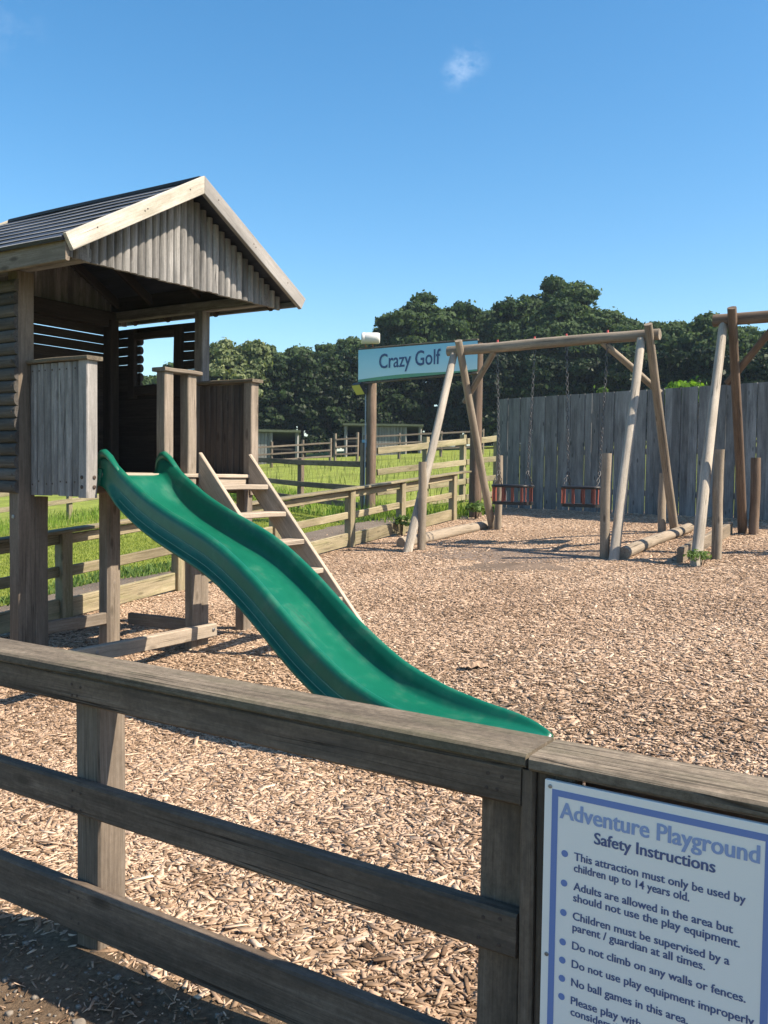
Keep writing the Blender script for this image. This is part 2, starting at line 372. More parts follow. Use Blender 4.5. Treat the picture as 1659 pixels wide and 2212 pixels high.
def npmesh(name, verts, faces, tn, material, parent=None, smooth=False, kind=None):
    """verts (n,3), faces (m,k) constant k, tn per vertex"""
    me = bpy.data.meshes.new(name); verts = np.asarray(verts, np.float32)
    if parent is not None: verts = verts-np.array(parent['_b'], np.float32)
    nf, k = faces.shape
    me.vertices.add(len(verts)); me.vertices.foreach_set('co', verts.ravel())
    me.loops.add(nf*k); me.loops.foreach_set('vertex_index', faces.astype(np.int32).ravel())
    me.polygons.add(nf); me.polygons.foreach_set('loop_start', np.arange(nf, dtype=np.int32)*k); me.polygons.foreach_set('loop_total', np.full(nf, k, np.int32))
    me.update(calc_edges=True); me.validate()
    a = me.attributes.new('tn', 'FLOAT', 'POINT'); a.data.foreach_set('value', np.asarray(tn, np.float32))
    me.materials.append(material)
    if smooth: me.polygons.foreach_set('use_smooth', np.ones(nf, bool))
    o = bpy.data.objects.new(name, me); C.objects.link(o)
    if parent is not None: o.parent = parent; o['_b'] = parent['_b']
    if kind: o['kind'] = kind
    return o

# ------------------------------------------------------------------ ground sheets
def sheet(name, xs, ys, fn, material, inside=None):
    X, Y = np.meshgrid(xs, ys, indexing='ij'); Z = fn(X, Y)
    V = np.stack([X, Y, Z], -1).reshape(-1, 3); ny = len(ys)
    i, j = np.meshgrid(np.arange(len(xs)-1), np.arange(ny-1), indexing='ij')
    F = np.stack([i*ny+j, (i+1)*ny+j, (i+1)*ny+j+1, i*ny+j+1], -1).reshape(-1, 4)
    if inside is not None:
        cc = V[F].mean(1); F = F[inside(cc[:, 0], cc[:, 1])]
    return npmesh(name, V, F, np.full(len(V), .5), material, smooth=True, kind='structure')
far = np.concatenate([-np.geomspace(400, 30, 14), np.linspace(-27, 75, 140), np.geomspace(80, 400, 14)])
sheet('ground', far, far, lambda x, y: G(x, y)-.05-.3*np.exp(-((x-3.5)/1.6)**2-((y-2.4)/2.)**2), GRASSG)
def fenceY(x): return 6.50+.065*(x-5)          # line of the low boundary fence
def boardX(y): return 15.45-.44*(7.4-y)        # line of the tall board fence
in_chip = lambda x, y: (x > 1.66) & (y < fenceY(x)-.02) & (x < boardX(y)+.15)
xs = np.arange(1.6, 16.4, .1); ys = np.arange(-7, 7.6, .1)
sheet('playground_surface', xs, ys, lambda x, y: Gb(x, np.minimum(y, fenceY(x)+.03)), CHIPBED, lambda x, y: (x > 1.69) & (y < fenceY(x)+.1) & (x < boardX(y)+.4))
sheet('path', np.arange(-4, 18.5, .2), np.arange(6., 10.6, .1), lambda x, y: G(x, y)-.02+.01*np.sin(3*x)*np.sin(4*y), PATHM, lambda x, y: (y > fenceY(x)-.1) & (y < fenceY(x)+1.32+.15*np.sin(x*1.3)+.08*np.sin(x*3.1)+.6*np.clip((x-8)/4, 0, 1)) & (x < 14.2))
sheet('pavement', np.arange(-3, 1.74, .08), np.arange(-4, 7, .08), lambda x, y: G(x, y)+.004+.006*np.sin(9*x)*np.sin(7*y), FRONTM)

# ------------------------------------------------------------------ scattered chips
def chips(P, scale=1., tilt=.09, lift=0.003):
    n = len(P)
    L = np.clip(rng.lognormal(math.log(.0185), .60, n), .006, .085)*scale; Wd = np.clip(L*rng.uniform(.14, .5, n), .005, .024*scale); T = rng.uniform(.0015, .0045, n)*scale
    yaw = rng.uniform(0, 2*np.pi, n); pit = rng.normal(0, tilt, n); rol = rng.normal(0, tilt*1.2, n)
    ca, sa, cp, sp, cr, sr = np.cos(yaw), np.sin(yaw), np.cos(pit), np.sin(pit), np.cos(rol), np.sin(rol)
    ex = np.stack([ca*cp, sa*cp, sp], -1); ey0 = np.stack([-sa, ca, 0*sa], -1); ez0 = np.cross(ex, ey0)
    ey = ey0*cr[:, None]+ez0*sr[:, None]; ez = np.cross(ex, ey)
    c = np.array([(-1, -1, -1), (1, -1, -1), (1, 1, -1), (-1, 1, -1), (-1, -1, 1), (1, -1, 1), (1, 1, 1), (-1, 1, 1)], float)
    taper = rng.uniform(.35, 1., (n, 2)); skew = rng.uniform(-.25, .25, (n, 2))
    V = np.zeros((n, 8, 3))
    for k in range(8):
        e = 0 if c[k, 0] < 0 else 1
        a = (c[k, 0]+skew[:, e]*c[k, 1])*L/2; b_ = c[k, 1]*Wd/2*taper[:, e]; d = c[k, 2]*T/2
        V[:, k] = ex*a[:, None]+ey*b_[:, None]+ez*d[:, None]
    hz = np.abs(V[:, :, 2]).max(1)
    Q = P.copy(); Q[:, 2] += hz*rng.uniform(.1, .8, n)+rng.uniform(0, lift, n)
    V += Q[:, None, :]
    F = np.array([(0, 3, 2, 1), (4, 5, 6, 7), (0, 1, 5, 4), (1, 2, 6, 5), (2, 3, 7, 6), (3, 0, 4, 7)])
    faces = (F[None]+8*np.arange(n)[:, None, None]).reshape(-1, 4)
    return V.reshape(-1, 3), faces
def matmask(x, y):      # worn patch under the swings where the mat shows
    d = np.hypot((x-8.55)/.33, (y-3.9)/.80)
    d2 = np.hypot((x-9.35)/.75, (y-4.2)/1.35)
    return np.clip(np.minimum(np.clip((d-.45)/.75, .05, 1), np.clip((d2-.25)/1.0, .20, 1)), 0, 1)
pts = []
def scatter(x0, x1, y0, y1, dens):
    n = int((x1-x0)*(y1-y0)*dens); x = rng.uniform(x0, x1, n); y = rng.uniform(y0, y1, n)
    k = in_chip(x, y) & (rng.random(n) < matmask(x, y)); return np.stack([x[k], y[k]], -1)
for r_ in ((1.66, 4.2, -1.5, 6.6, 7000), (4.2, 7.5, -3, 7, 4400), (7.5, 11, -3, 7.2, 2600), (11, 15.6, -3, 7.6, 1400)):
    pts.append(scatter(*r_))
pt = np.concatenate(pts); P = np.column_stack([pt, Gb(pt[:, 0], pt[:, 1])])
V, F = chips(P)
_x, _y = P[:, 0], P[:, 1]
drift = .10*np.sin(_x*1.7+1.3*np.sin(_y*1.1))*np.sin(_y*1.4+_x*.5)+.06*np.sin(_x*4.3+2*_y)*np.sin(_y*3.7-_x)+.020*(np.hypot(_x, _y)-5)
tnv = np.repeat(np.clip(rng.beta(1.9, 2.0, len(P))+drift, 0, 1), 8)
o = npmesh('wood_chips', V, F, tnv, CHIP, kind='stuff')
# chips and grit spilt on the near side of the fence
n = 5500; x = 1.62-np.abs(rng.normal(0, .33, n)); y = rng.uniform(-1, 4.5, n); k = x > .3
x, y = x[k], y[k]; P = np.column_stack([x, y, G(x, y)+.006])
V, F = chips(P, .62, .3, .003)
npmesh('spilt_wood_chips', V, F, np.repeat(np.clip(rng.beta(1.4, 3.4, len(P)), 0, 1), 8), CHIP, kind='stuff')
n = 5000; x = rng.uniform(.3, 1.62, n); y = rng.uniform(-.5, 4.5, n)
a = rng.uniform(0, 6.28, (n, 8)); 
V = np.array([(-1, -1, -1), (1, -1, -1), (1, 1, -1), (-1, 1, -1), (-1, -1, 1), (1, -1, 1), (1, 1, 1), (-1, 1, 1)], float)[None]*rng.uniform(.45, 1.1, (n, 8, 3))*(rng.lognormal(math.log(.0038), .4, n)[:, None, None])
V = V+np.stack([x, y, G(x, y)+.006], -1)[:, None, :]
F = (np.array([(0, 3, 2, 1), (4, 5, 6, 7), (0, 1, 5, 4), (1, 2, 6, 5), (2, 3, 7, 6), (3, 0, 4, 7)])[None]+8*np.arange(n)[:, None, None]).reshape(-1, 4)
npmesh('gravel', V.reshape(-1, 3), F, np.repeat(rng.random(n), 8), STONE, kind='stuff')
x = rng.uniform(4, 14, 4200); y = fenceY(x)+np.abs(rng.normal(0, .6, 4200))+.03
V, F = chips(np.column_stack([x, y, G(x, y)-.02]), .9, .3)
npmesh('path_wood_chips', V, F, np.repeat(rng.random(len(x))*.7, 8), CHIP, kind='stuff')

# ------------------------------------------------------------------ grass
def blades(P, h, wdt, lean=.35, name='grass', material=None, dry=0.):
    n = len(P); hh = h*rng.uniform(.55, 1.25, n); yaw = rng.uniform(0, 6.283, n); ln = np.abs(rng.normal(0, lean, n)); ly = rng.uniform(0, 6.283, n)
    d = np.stack([np.cos(yaw), np.sin(yaw), 0*yaw], -1)*wdt*rng.uniform(.7, 1.3, n)[:, None]
    l = np.stack([np.cos(ly)*ln, np.sin(ly)*ln, 0*ln], -1)
    upz = np.array([0, 0, 1.])
    mid = P+(upz*.55+l*.25)*hh[:, None]; top = P+(upz*(1-.25*ln[:, None])+l)*hh[:, None]
    V = np.stack([P-d/2, P+d/2, mid+d*.35, mid-d*.35, top+d*.06, top-d*.06], 1)
    F = (np.array([(0, 1, 2, 3), (3, 2, 4, 5)])[None]+6*np.arange(n)[:, None, None]).reshape(-1, 4)
    return npmesh(name, V.reshape(-1, 3), F, np.repeat(rng.random(n), 6), material, kind='stuff')
def region(x0, x1, y0, y1, n, test):
    x = rng.uniform(x0, x1, n); y = rng.uniform(y0, y1, n); k = test(x, y); return np.column_stack([x[k], y[k], G(x[k], y[k])-.05])
A2 = np.array([13.95, 9.27]); DIRF = np.array([1.54, 2.8])/np.hypot(1.54, 2.8)
def beyond(x, y):     # >0 on the far side of the field fence
    return (x-A2[0])*DIRF[1]-(y-A2[1])*DIRF[0]
lawn = lambda x, y: (y > fenceY(x)+1.26+.15*np.sin(x*1.3)+.08*np.sin(x*3.1)+.6*np.clip((x-8)/4, 0, 1)) & (beyond(x, y) < -.15)
blades(region(0, 17, 7, 15.5, 150000, lawn), .032, .012, .5, 'lawn_grass', BLADE_LAWN)
clov = lambda x, y: lawn(x, y) & (y < fenceY(x)+1.95+.2*np.sin(x*2))
blades(region(0, 14.5, 7, 10, 26000, clov), .09, .02, .7, 'verge_grass', LEAF_WEED)
vis = lambda x, y: (np.abs(np.arctan2(y, x)-YAW) < .55)
blades(region(12, 50, 7, 36, 150000, lambda x, y: (beyond(x, y) > -.5) & vis(x, y) & (np.hypot(x, y) < 44) & (x < 14.1+.6*(y-7) )), .15, .022, .4, 'meadow_grass', BLADE)
blades(region(12, 50, 7, 40, 9000, lambda x, y: (beyond(x, y) > .3) & vis(x, y) & (np.hypot(x, y) < 38) & (np.hypot(x, y) > 19)), .38, .018, .3, 'seed_grass', BLADE_DRY)
blades(region(2, 22, 9, 20, 34000, lambda x, y: (np.abs(y-16.2) < .9) & (beyond(x, y) < .2)), .22, .016, .4, 'rough_grass', BLADE)
blades(region(11, 15, 6.9, 10, 7000, lambda x, y: (np.abs((x-A2[0])*1+(y-A2[1])*.095) < .35)), .30, .016, .4, 'fence_foot_grass', BLADE)

# ------------------------------------------------------------------ front fence
def fence_part(th, name, p0, p1, w_, h_, M, **kw):
    mb = MB(); mb.beam(p0, p1, w_, h_, **kw); return mb.build(name, M, th)
XF = 1.62
ff = thing('rail_fence', 'brown post and rail fence with flat cap board along the near edge of the chips', 'fence', (1.66, .75, .08))
ff_p = lambda nm, y0, y1, z0, z1, M=W_FENCE, x0=XF, x1=XF+.04, tn=None: (lambda mb: (mb.box((x0, y0, z0), (x1, y1, z1), along=1, tn=tn), mb.build(nm, M, ff))[1])(MB())
ff_p('rail', .712, 6.2, .747, .826, tn=.55)
ff_p('rail', .716, 6.2, .437, .528, tn=.45)
ff_p('rail', .718, 6.2, .105, .236, tn=.40)
ff_p('cap_board', .698, 6.2, .829, .856, W_CAP, XF-.012, XF+.135, .5)
ff_p('cap_board', -1.6, .690, .825, .854, W_CAP, XF-.014, XF+.132, .75)
for y0, y1, zz in ((1.997, 2.095, .826), (.722, .82, .8245), (3.55, 3.65, .826), (5.1, 5.2, .826)):
    mb = MB(); mb.box((XF+.041, y0, -.1), (XF+.14, y1, zz), along=2, tn=.7); mb.build('post', W_FENCEPALE if y0 > 1 else W_FENCE, ff)
mb = MB(); mb.box((XF-.002, .682, .02), (XF+.10, .711, .8235), along=2, tn=.55); mb.build('jamb', W_FENCE, ff)
mb = MB(); mb.box((XF+.004, .60, .03), (XF+.05, .679, .8235), along=2, tn=.35); mb.build('post', W_FENCE, ff)
mb = MB(); mb.box((XF+.055, -1.6, .737), (XF+.095, .60, .8235), along=1, tn=.4); mb.build('rail', W_FENCE, ff)
mb = MB(); mb.box((XF+.055, -1.6, .437), (XF+.095, .60, .528), along=1, tn=.4); mb.build('rail', W_FENCE, ff)
mb = MB(); mb.box((XF+.055, -1.6, .12), (XF+.095, .60, .25), along=1, tn=.4); mb.build('rail', W_FENCE, ff)
mb = MB(); mb.box((XF+.097, -1.0, .0), (XF+.18, -.9, .8235), along=2, tn=.4); mb.build('post', W_FENCE, ff)

for y0 in (2.03, 2.065, .757, .79):
    for z0, xn in ((.80, XF), (.77, XF), (.505, XF), (.46, XF), (.21, XF), (.135, XF)):
        mb = MB(); mb.disc((XF-.0003, y0+random.uniform(-.008, .008), z0+random.uniform(-.006, .006)), (-1, 0, 0), .0042, .0012, n=8); mb.build('nail_head', BOLT, ff)
# ------------------------------------------------------------------ text helper
FONT = bpy.data.curves.new('f', 'FONT').font
def text_mesh(body, size, loc, xdir, zdir, bold=0., sx=1., align='LEFT', spacing=1.):
    cu = bpy.data.curves.new('t', 'FONT'); cu.body = body; cu.size = size; cu.offset = bold; cu.align_x = align; cu.resolution_u = 3; cu.space_character = spacing
    ob = bpy.data.objects.new('t', cu); C.objects.link(ob)
    dg = bpy.context.evaluated_depsgraph_get(); me = bpy.data.meshes.new_from_object(ob.evaluated_get(dg))
    vs = [Vector(loc)+Vector(xdir)*v.co.x*sx+Vector(zdir)*v.co.y for v in me.vertices]; fs = [tuple(p.vertices) for p in me.polygons]
    wd = max((v.co.x for v in me.vertices), default=0)*sx
    bpy.data.objects.remove(ob); bpy.data.curves.remove(cu); bpy.data.meshes.remove(me)
    return vs, fs, wd
def fit_text(mb, body, x0, x1, zbase, size, plane, bold=0., mi=0):
    """left x0 to right x1 along the board (u axis), baseline zbase"""
    O, U, Vv = plane; Nn = Vector(U).cross(Vector(Vv))
    vs0, fs, wd = text_mesh(body, size, (0, 0, 0), (1, 0, 0), (0, 1, 0), bold*.25)
    mn = min(v.x for v in vs0); k = (x1-x0)/(wd-mn)
    for q, (du, dv) in enumerate(((0, 0), (bold, 0), (-bold, 0), (0, bold*.4))):
        vs = [Vector(O)+Vector(U)*(x0+(v.x-mn)*k+du)+Vector(Vv)*(zbase+v.y+dv)+Nn*(.00006*q) for v in vs0]
        mb.add(vs, fs, [(0, 0, 0)]*len(vs), .5, mi)

# safety sign on the fence
def signmat(name, col, rough=.14):
    M, t, b = mat(name)
    tcn = nn(t, 'ShaderNodeTexCoord').outputs['Object']
    n = nn(t, 'ShaderNodeTexNoise', Scale=9., Detail=6., Roughness=.7); t.links.new(tcn, n.inputs['Vector'])
    c = mix(t, maprange(t, n.outputs['Fac'], .55, .8, 0, .5), col, tuple(min(1, x*.85+.06) for x in col), alb=1.); t.links.new(c, b.inputs['Base Color'])
    b.inputs['Roughness'].default_value = rough
    return M
SB_W = signmat('sign_white', (.84, .82, .78)); SB_B = signmat('sign_blue', (.15, .235, .50)); SB_T = signmat('sign_heading_blue', (.27, .36, .59)); SB_D = signmat('sign_dark_blue', (.085, .12, .25))
sg = thing('safety_sign', 'white notice headed Adventure Playground fixed to the brown rail fence', 'sign', (XF-.012, .44, .22))
SY0, SY1, SZ0, SZ1 = .655, .232, .222, .818      # left edge y, right edge y, bottom, top
mb = MB(); mb.beam((XF-.011, SY1, (SZ0+SZ1)/2), (XF-.011, SY0, (SZ0+SZ1)/2), .010, SZ1-SZ0, ch=.0006, wob=0, tn=.5); mb.build('board', SB_W, sg)
xs_ = XF-.0165
pl = ((xs_, SY0, SZ0), (0, -1, 0), (0, 0, 1)); SWd = SY0-SY1; SH = SZ1-SZ0
def strip(mb, u0, v0, u1, v1, dx=0.):
    O = Vector(pl[0]); P_ = lambda u, v: (O.x-dx, O.y-u, O.z+v)
    mb.add([P_(u0, v0), P_(u1, v0), P_(u1, v1), P_(u0, v1)], [(0, 1, 2, 3)], [(0, 0, 0)]*4, .5)
mb = MB(); bo, bi = .015, .0275
strip(mb, bo, bo, bi, SH-bo); strip(mb, SWd-bi, bo, SWd-bo, SH-bo); strip(mb, bi, bo, SWd-bi, bi); strip(mb, bi, SH-bi, SWd-bi, SH-bo); mb.build('border', SB_B, sg)
plt = ((xs_-.0002, SY0, SZ0), (0, -1, 0), (0, 0, 1))
mb = MB(); fit_text(mb, "Adventure Playground", .032, SWd-.036, SH-.0675, .0445, plt, .0010); mb.build('heading', SB_T, sg)
mb = MB(); fit_text(mb, "Safety Instructions", .100, .316, SH-.1015, .031, plt, .0007); mb.build('subheading', SB_D, sg)
LN = [(1, "This attraction must only be used by", .355), (0, "children up to 14 years old.", .262), (1, "Adults are allowed in the area but", .336), (0, "should not use the play equipment.", .348),
      (1, "Children must be supervised by a", .332), (0, "parent / guardian at all times.", .292), (1, "Do not climb on any walls or fences.", .360), (1, "Do not use play equipment improperly.", .378),
      (1, "No ball games in this area.", .266), (1, "Please play with care and", .262), (0, "consideration for others.", .258)]
mbT, mbB = MB(), MB()
zl = SH-.142; prev = None
for i, (blt, s_, ue) in enumerate(LN):
    if i: zl -= .0215 if not blt else .0355
    fit_text(mbT, s_, .062, ue+.012, zl, .0218, plt, .00045)
    if blt:
        O = Vector(plt[0]); cc = Vector((O.x, O.y-.043, O.z+zl+.008)); k = 20
        mbB = MB(); mbB.add([cc+Vector((0, .0066*math.cos(q*6.283/k), .0066*math.sin(q*6.283/k))) for q in range(k)], [tuple(range(k))], [(0, 0, 0)]*k, .5); mbB.build('bullet', SB_B, sg)
mbT.build('lettering', SB_D, sg)
for yy, zz in ((SY0-.011, SZ1-.011), (SY0-.011, .48), (SY1+.011, SZ1-.011), (SY1+.011, .47)):
    mb = MB(); mb.disc((XF-.0162, yy, zz), (-1, 0, 0), .004, .002); mb.build('screw', STEEL, sg)

# ------------------------------------------------------------------ low boundary fence beyond the chips
bf = thing('boundary_fence', 'low timber fence with cap rail and kickboard between chips and grass path', 'fence', (6.45, 6.62, .2))
px_ = [3.35, 5.03, 6.47, 8.1, 9.77, 11.2, 13.0]
def gz(x, y): return float(G(np.float64(x), np.float64(y)))
for i, x in enumerate(px_):
    y = fenceY(x); z = gz(x, y)
    mb = MB(); mb.box((x-.055, y-.06, z-.25), (x+.055, y+.045, z+.755), along=2, tn=.6); mb.build('post', W_ALGAE, bf)
for i in range(len(px_)-1):
    xa, xb = px_[i], px_[i+1]; ya, yb = fenceY(xa), fenceY(xb); za, zb = gz(xa, ya), gz(xb, yb)
    d = Vector((xb-xa, yb-ya, zb-za)).normalized()*.0
    for nm, h0, th, hh in (('rail', .42, .04, .09), ('kickboard', .10, .045, .17)):
        mb = MB(); mb.beam((xa+.056, ya, za+h0), (xb-.056, yb, zb+h0), th, hh); mb.build(nm, W_ALGAE, bf)
    mb = MB(); mb.beam((xa+.056, ya+.0, za+.70), (xb-.056, yb+.0, zb+.70), .04, .085); mb.build('rail', W_ALGAE, bf)
for xa, xb in ((1.8, 4.3), (4.304, 7.1), (7.104, 9.8), (9.804, 12.0), (12.004, 13.55)):
    ya, yb = fenceY(xa)-.02, fenceY(xb)-.02
    mb = MB(); mb.beam((xa, ya, gz(xa, ya)+.772), (xb, yb, gz(xb, yb)+.772), .14, .03); mb.build('cap_board', W_ALGAE, bf)
xa = 1.8
for h0, th, hh in ((.42, .04, .09), (.10, .045, .17), (.70, .04, .085)):
    mb = MB(); mb.beam((xa, fenceY(xa), gz(xa, fenceY(xa))+h0), (3.294, fenceY(3.294), gz(3.294, fenceY(3.294))+h0), th, hh); mb.build('rail', W_ALGAE, bf)

# ------------------------------------------------------------------ tall board fence
bd = thing('board_fence', 'tall close boarded grey fence behind the swings', 'fence', (14.0, 4.4, .8))
mb = MB(); d = Vector((.44, 1, 0)).normalized(); nrm = Vector((-d.y, d.x, 0))     # nrm points to the playground (-x)
y = 7.42; k = 0
while y > -4.2:
    wd = random.uniform(.145, .168)*.915; y1 = y-wd
    zt = lambda q: 2.795+.02*(7.4-q)*-1.0+.006*(7.4-q)
    z0 = gz(boardX(y), y)-.03; off = .012*(k % 2)+random.uniform(0, .004)
    a_ = Vector((boardX(y1+.005), y1+.005, 0)); b_ = Vector((boardX(y), y, 0)); c_ = (a_+b_)/2+nrm*off
    top = 2.80-.019*(7.4-y)+random.uniform(-.0018, .0018)
    mb.beam((c_.x, c_.y, z0), (c_.x+random.uniform(-.004, .004), c_.y+random.uniform(-.004, .004), top), (b_-a_).length, .02, nrm, ch=.0025, nseg=3)
    y = y1-random.uniform(.0003, .0028); k += 1
mb.build('boards', W_BOARD, bd)
for h0 in (.35, 1.0, 1.65):
    mb = MB(); p = Vector((boardX(7.4), 7.4, gz(boardX(7.4), 7.4)+h0))-nrm*.035; q = Vector((boardX(-4.), -4., gz(boardX(7.4), 7.4)+h0))-nrm*.035; mb.beam(p, q, .04, .09); mb.build('rail', W_BOARD, bd)
for y in (7.3, 5.2, 3.1, 1.0, -1.1, -3.2):
    mb = MB(); p = Vector((boardX(y), y, 0))-nrm*.11; z = gz(p.x, p.y); mb.box((p.x-.045, p.y-.045, z-.2), (p.x+.045, p.y+.045, z+1.9), along=2); mb.build('post', W_BOARD, bd)

# ------------------------------------------------------------------ playhouse
H = thing('playhouse', 'raised timber playhouse with pitched roof and log walls', 'playhouse', (4.5, 5.4, .1))
def hp(nm, lo, hi, M=W_HOUSE, along=2, tn=None, parent=None):
    mb = MB(); mb.box(lo, hi, along=along, tn=tn); return mb.build(nm, M, parent or H)
YF, YH, YBk = 4.55, 5.12, 6.20
# posts
hp('post', (3.615, YH, gz(3.65, YH)-.2), (3.74, YH+.10, 2.655), W_FENCEPALE, tn=.45)
hp('post', (3.742, YH+.002, gz(3.8, YH)-.2), (3.845, YH+.10, 1.21), W_FENCEPALE, tn=.3)
hp('post', (5.275, YH, gz(5.3, YH)-.2), (5.362, YH+.09, 2.655), W_HOUSE, tn=.3)
mb = MB(); mb.beam((4.405, YH+.06, gz(4.4, 5.2)-.2), (4.405, YH+.06, 1.30), .12, .12, (0, 1, 0), ch=.018, tn=.55); mb.build('post', W_POST, H)
hp('post', (4.600, YF, gz(4.65, YF)-.2), (4.699, YF+.075, 1.297), W_POST, tn=.6)
hp('post', (4.701, YF+.012, gz(4.75, YF)-.2), (4.782, YF+.09, 1.297), W_POST, tn=.35)
hp('post', (3.63, YBk-.1, gz(3.65, YBk)-.2), (3.73, YBk-.002, 2.655), W_INSHADE, tn=.3)
hp('post', (5.20, YBk-.1, gz(5.3, YBk)-.2), (5.29, YBk-.002, 2.655), W_INSHADE, tn=.3)
hp('post', (5.17, YF+.02, gz(5.2, YF)-.2), (5.26, YF+.11, 1.297), W_POST, tn=.4)
# deck
mb = MB()
for k in range(17):
    y0 = YF-.012+k*.0985; mb.box((3.81 if k == 0 else 3.745, y0, 1.345), (5.255, y0+.094, 1.372), along=0)
mb.build('deck', W_STEP, H)
mb = MB(); mb.box((4.705, YF+.004, 1.27), (5.168, YF+.03, 1.343), along=0, tn=.7); mb.build('deck_edge', W_STEP, H)
for y in (YF+.13, YH+.14, YBk-.16):
    hp('joist', (3.75, y, 1.24), (5.25, y+.045, 1.343), W_POST, 0)
# ground ties
hp('tie_beam', (3.25, YF-.062, .205), (4.788, YF-.004, .298), W_STEP, 0, .6)
hp('tie_beam', (3.847, YH+.02, .285), (4.343, YH+.065, .368), W_POST, 0, .2)
mb = MB(); mb.beam((4.655, YF+.076, .29), (4.635, YH+.10, .285), .045, .085, tn=.2); mb.build('tie_beam', W_POST, H)
for x in (3.72, 4.752):
    mb = MB(); mb.disc((x, YF-.063, .26), (0, -1, 0), .012, .006); mb.build('bolt', STEEL, H)
mb = MB(); mb.disc((3.614, YH+.05, 1.08), (-1, 0, 0), .014, .006); mb.build('bolt', STEEL, H)
# balustrades
def balustrade(x, out, ypost):
    B = MB(); n_ = 7 if out < 0 else 8
    zb = 1.222
    y0, y1 = YH-.002, YF+.085
    st = (y0-y1)/n_
    for k in range(n_):
        yc = y0-st*(k+.5)
        B.halflog((x+.018*out, yc, zb+random.uniform(0, .008)), (x+.018*out, yc, 2.063), st*.97, .022, (out, 0, 0), tn=.35+.5*random.random())
    for k in range(n_):
        yc = y0-st*(k+.5); B.box((x-.016, yc-st*.46, zb+.02), (x+.016, yc+st*.46, 2.06), along=2)
    o = B.build('balustrade_panel', W_HOUSE if out < 0 else W_PANELSHADE, H)
    hp('end_post', (x-.042, YF, zb-.005), (x+.042, YF+.083, 2.0665), W_POST if out > 0 else W_GREYRAKE, tn=.6, parent=o)
    hp('cap', (x-.062, YF-.022, 2.068), (x+.062, YH-.002, 2.094), W_CAP, 1, .5, parent=o)
    if out < 0:
        for zz in (1.345, 1.285):
            mb = MB(); mb.disc((x+.012, YF-.001, zz), (0, -1, 0), .012, .007); mb.build('bolt', BOLT, o)
            mb = MB(); mb.disc((x-.042, YF+.045, zz), (-1, 0, 0), .012, .007); mb.build('bolt', BOLT, o)
        mb = MB()
        for k in range(n_):
            yc = y0-st*(k+.5)
            for zz in (2.02, 1.29+.03*random.random()): mb = MB(); mb.disc((x-.04, yc+random.uniform(-.012, .012), zz), (-1, 0, 0), .006, .003); mb.build('nail_head', BOLT, o)
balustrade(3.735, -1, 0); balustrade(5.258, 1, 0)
nw = hp('newel_post', (4.335, YF, 1.30), (4.418, YF+.083, 2.0595), W_POST, tn=.75)
nw2 = hp('newel_post', (4.556, YF, 1.30), (4.639, YF+.083, 2.0595), W_POST, tn=.7)
hp('newel_cap', (4.318, YF-.022, 2.061), (4.672, YF+.105, 2.089), W_POST, 0, .3)
# side wall of logs on the outside left
mb = MB(); mns = []; nl = 17; p_ = (2.60-1.235)/nl
for k in range(nl):
    z = 1.235+p_*(k+.5)
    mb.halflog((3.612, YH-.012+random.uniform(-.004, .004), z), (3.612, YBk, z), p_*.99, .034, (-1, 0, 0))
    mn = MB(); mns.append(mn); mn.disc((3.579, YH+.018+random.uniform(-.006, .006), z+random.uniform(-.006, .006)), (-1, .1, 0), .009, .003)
sw = mb.build('side_wall', W_LOGSHADE, H); 
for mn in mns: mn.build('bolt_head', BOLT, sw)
# back wall, logs with slits near the top
mb = MB(); z = 1.23
while z < 2.60:
    gap = .007 if z > 2.42 else (.0025 if z > 2.25 else -.002)
    mb.halflog((3.61, YBk+.0, z+.039), (5.372, YBk+.0, z+.039), .0765-gap, .034, (0, 1, 0), tn=.2); z += .0765
mb.build('back_wall', W_INSHADE, H)
# wall with the window
mb = MB(); z = 1.23; wy0, wy1, wz0, wz1 = 5.47, 5.90, 2.105, 2.487
while z < 2.58:
    gap = .0035 if z > 2.18 else -.002
    za = z+.038; a0, a1 = YH+.092, YBk-.003
    if wz0-.02 < za < wz1: segs = ((a0, wy0), (wy1+.0, a1))
    else: segs = ((a0, a1),)
    for s0, s1 in segs: mb.halflog((5.345, s0, za), (5.345, s1, za), .0757-gap, .036, (1, 0, 0), tn=.2)
    z += .0757
ww = mb.build('window_wall', W_INSHADE, H)
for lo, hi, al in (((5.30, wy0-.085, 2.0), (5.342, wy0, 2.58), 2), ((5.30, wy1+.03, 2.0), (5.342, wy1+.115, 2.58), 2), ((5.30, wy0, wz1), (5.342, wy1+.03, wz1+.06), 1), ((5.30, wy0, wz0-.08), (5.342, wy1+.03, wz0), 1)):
    hp('window_frame', lo, hi, W_INSHADE, al, .15, parent=ww)
hp('brace', (4.2, YBk-.05, 1.9), (4.28, YBk-.01, 2.6), W_INSHADE, 2, .2)
# plates
for x0 in (3.63, 5.285):
    hp('top_plate', (x0, YF-.03, 2.657), (x0+.075, YBk+.05, 2.735), W_HOUSE, 1, .25)
hp('top_plate', (3.72, YBk-.08, 2.600), (5.27, YBk-.005, 2.73), W_INSHADE, 0, .25)
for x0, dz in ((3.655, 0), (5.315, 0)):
    hp('eave_blocking_board', (x0, YF+.03, 2.737), (x0+.02, YBk+.03, 2.86), W_INSHADE, 1, .2)  # boards added to stop light leaking in between plate and roof
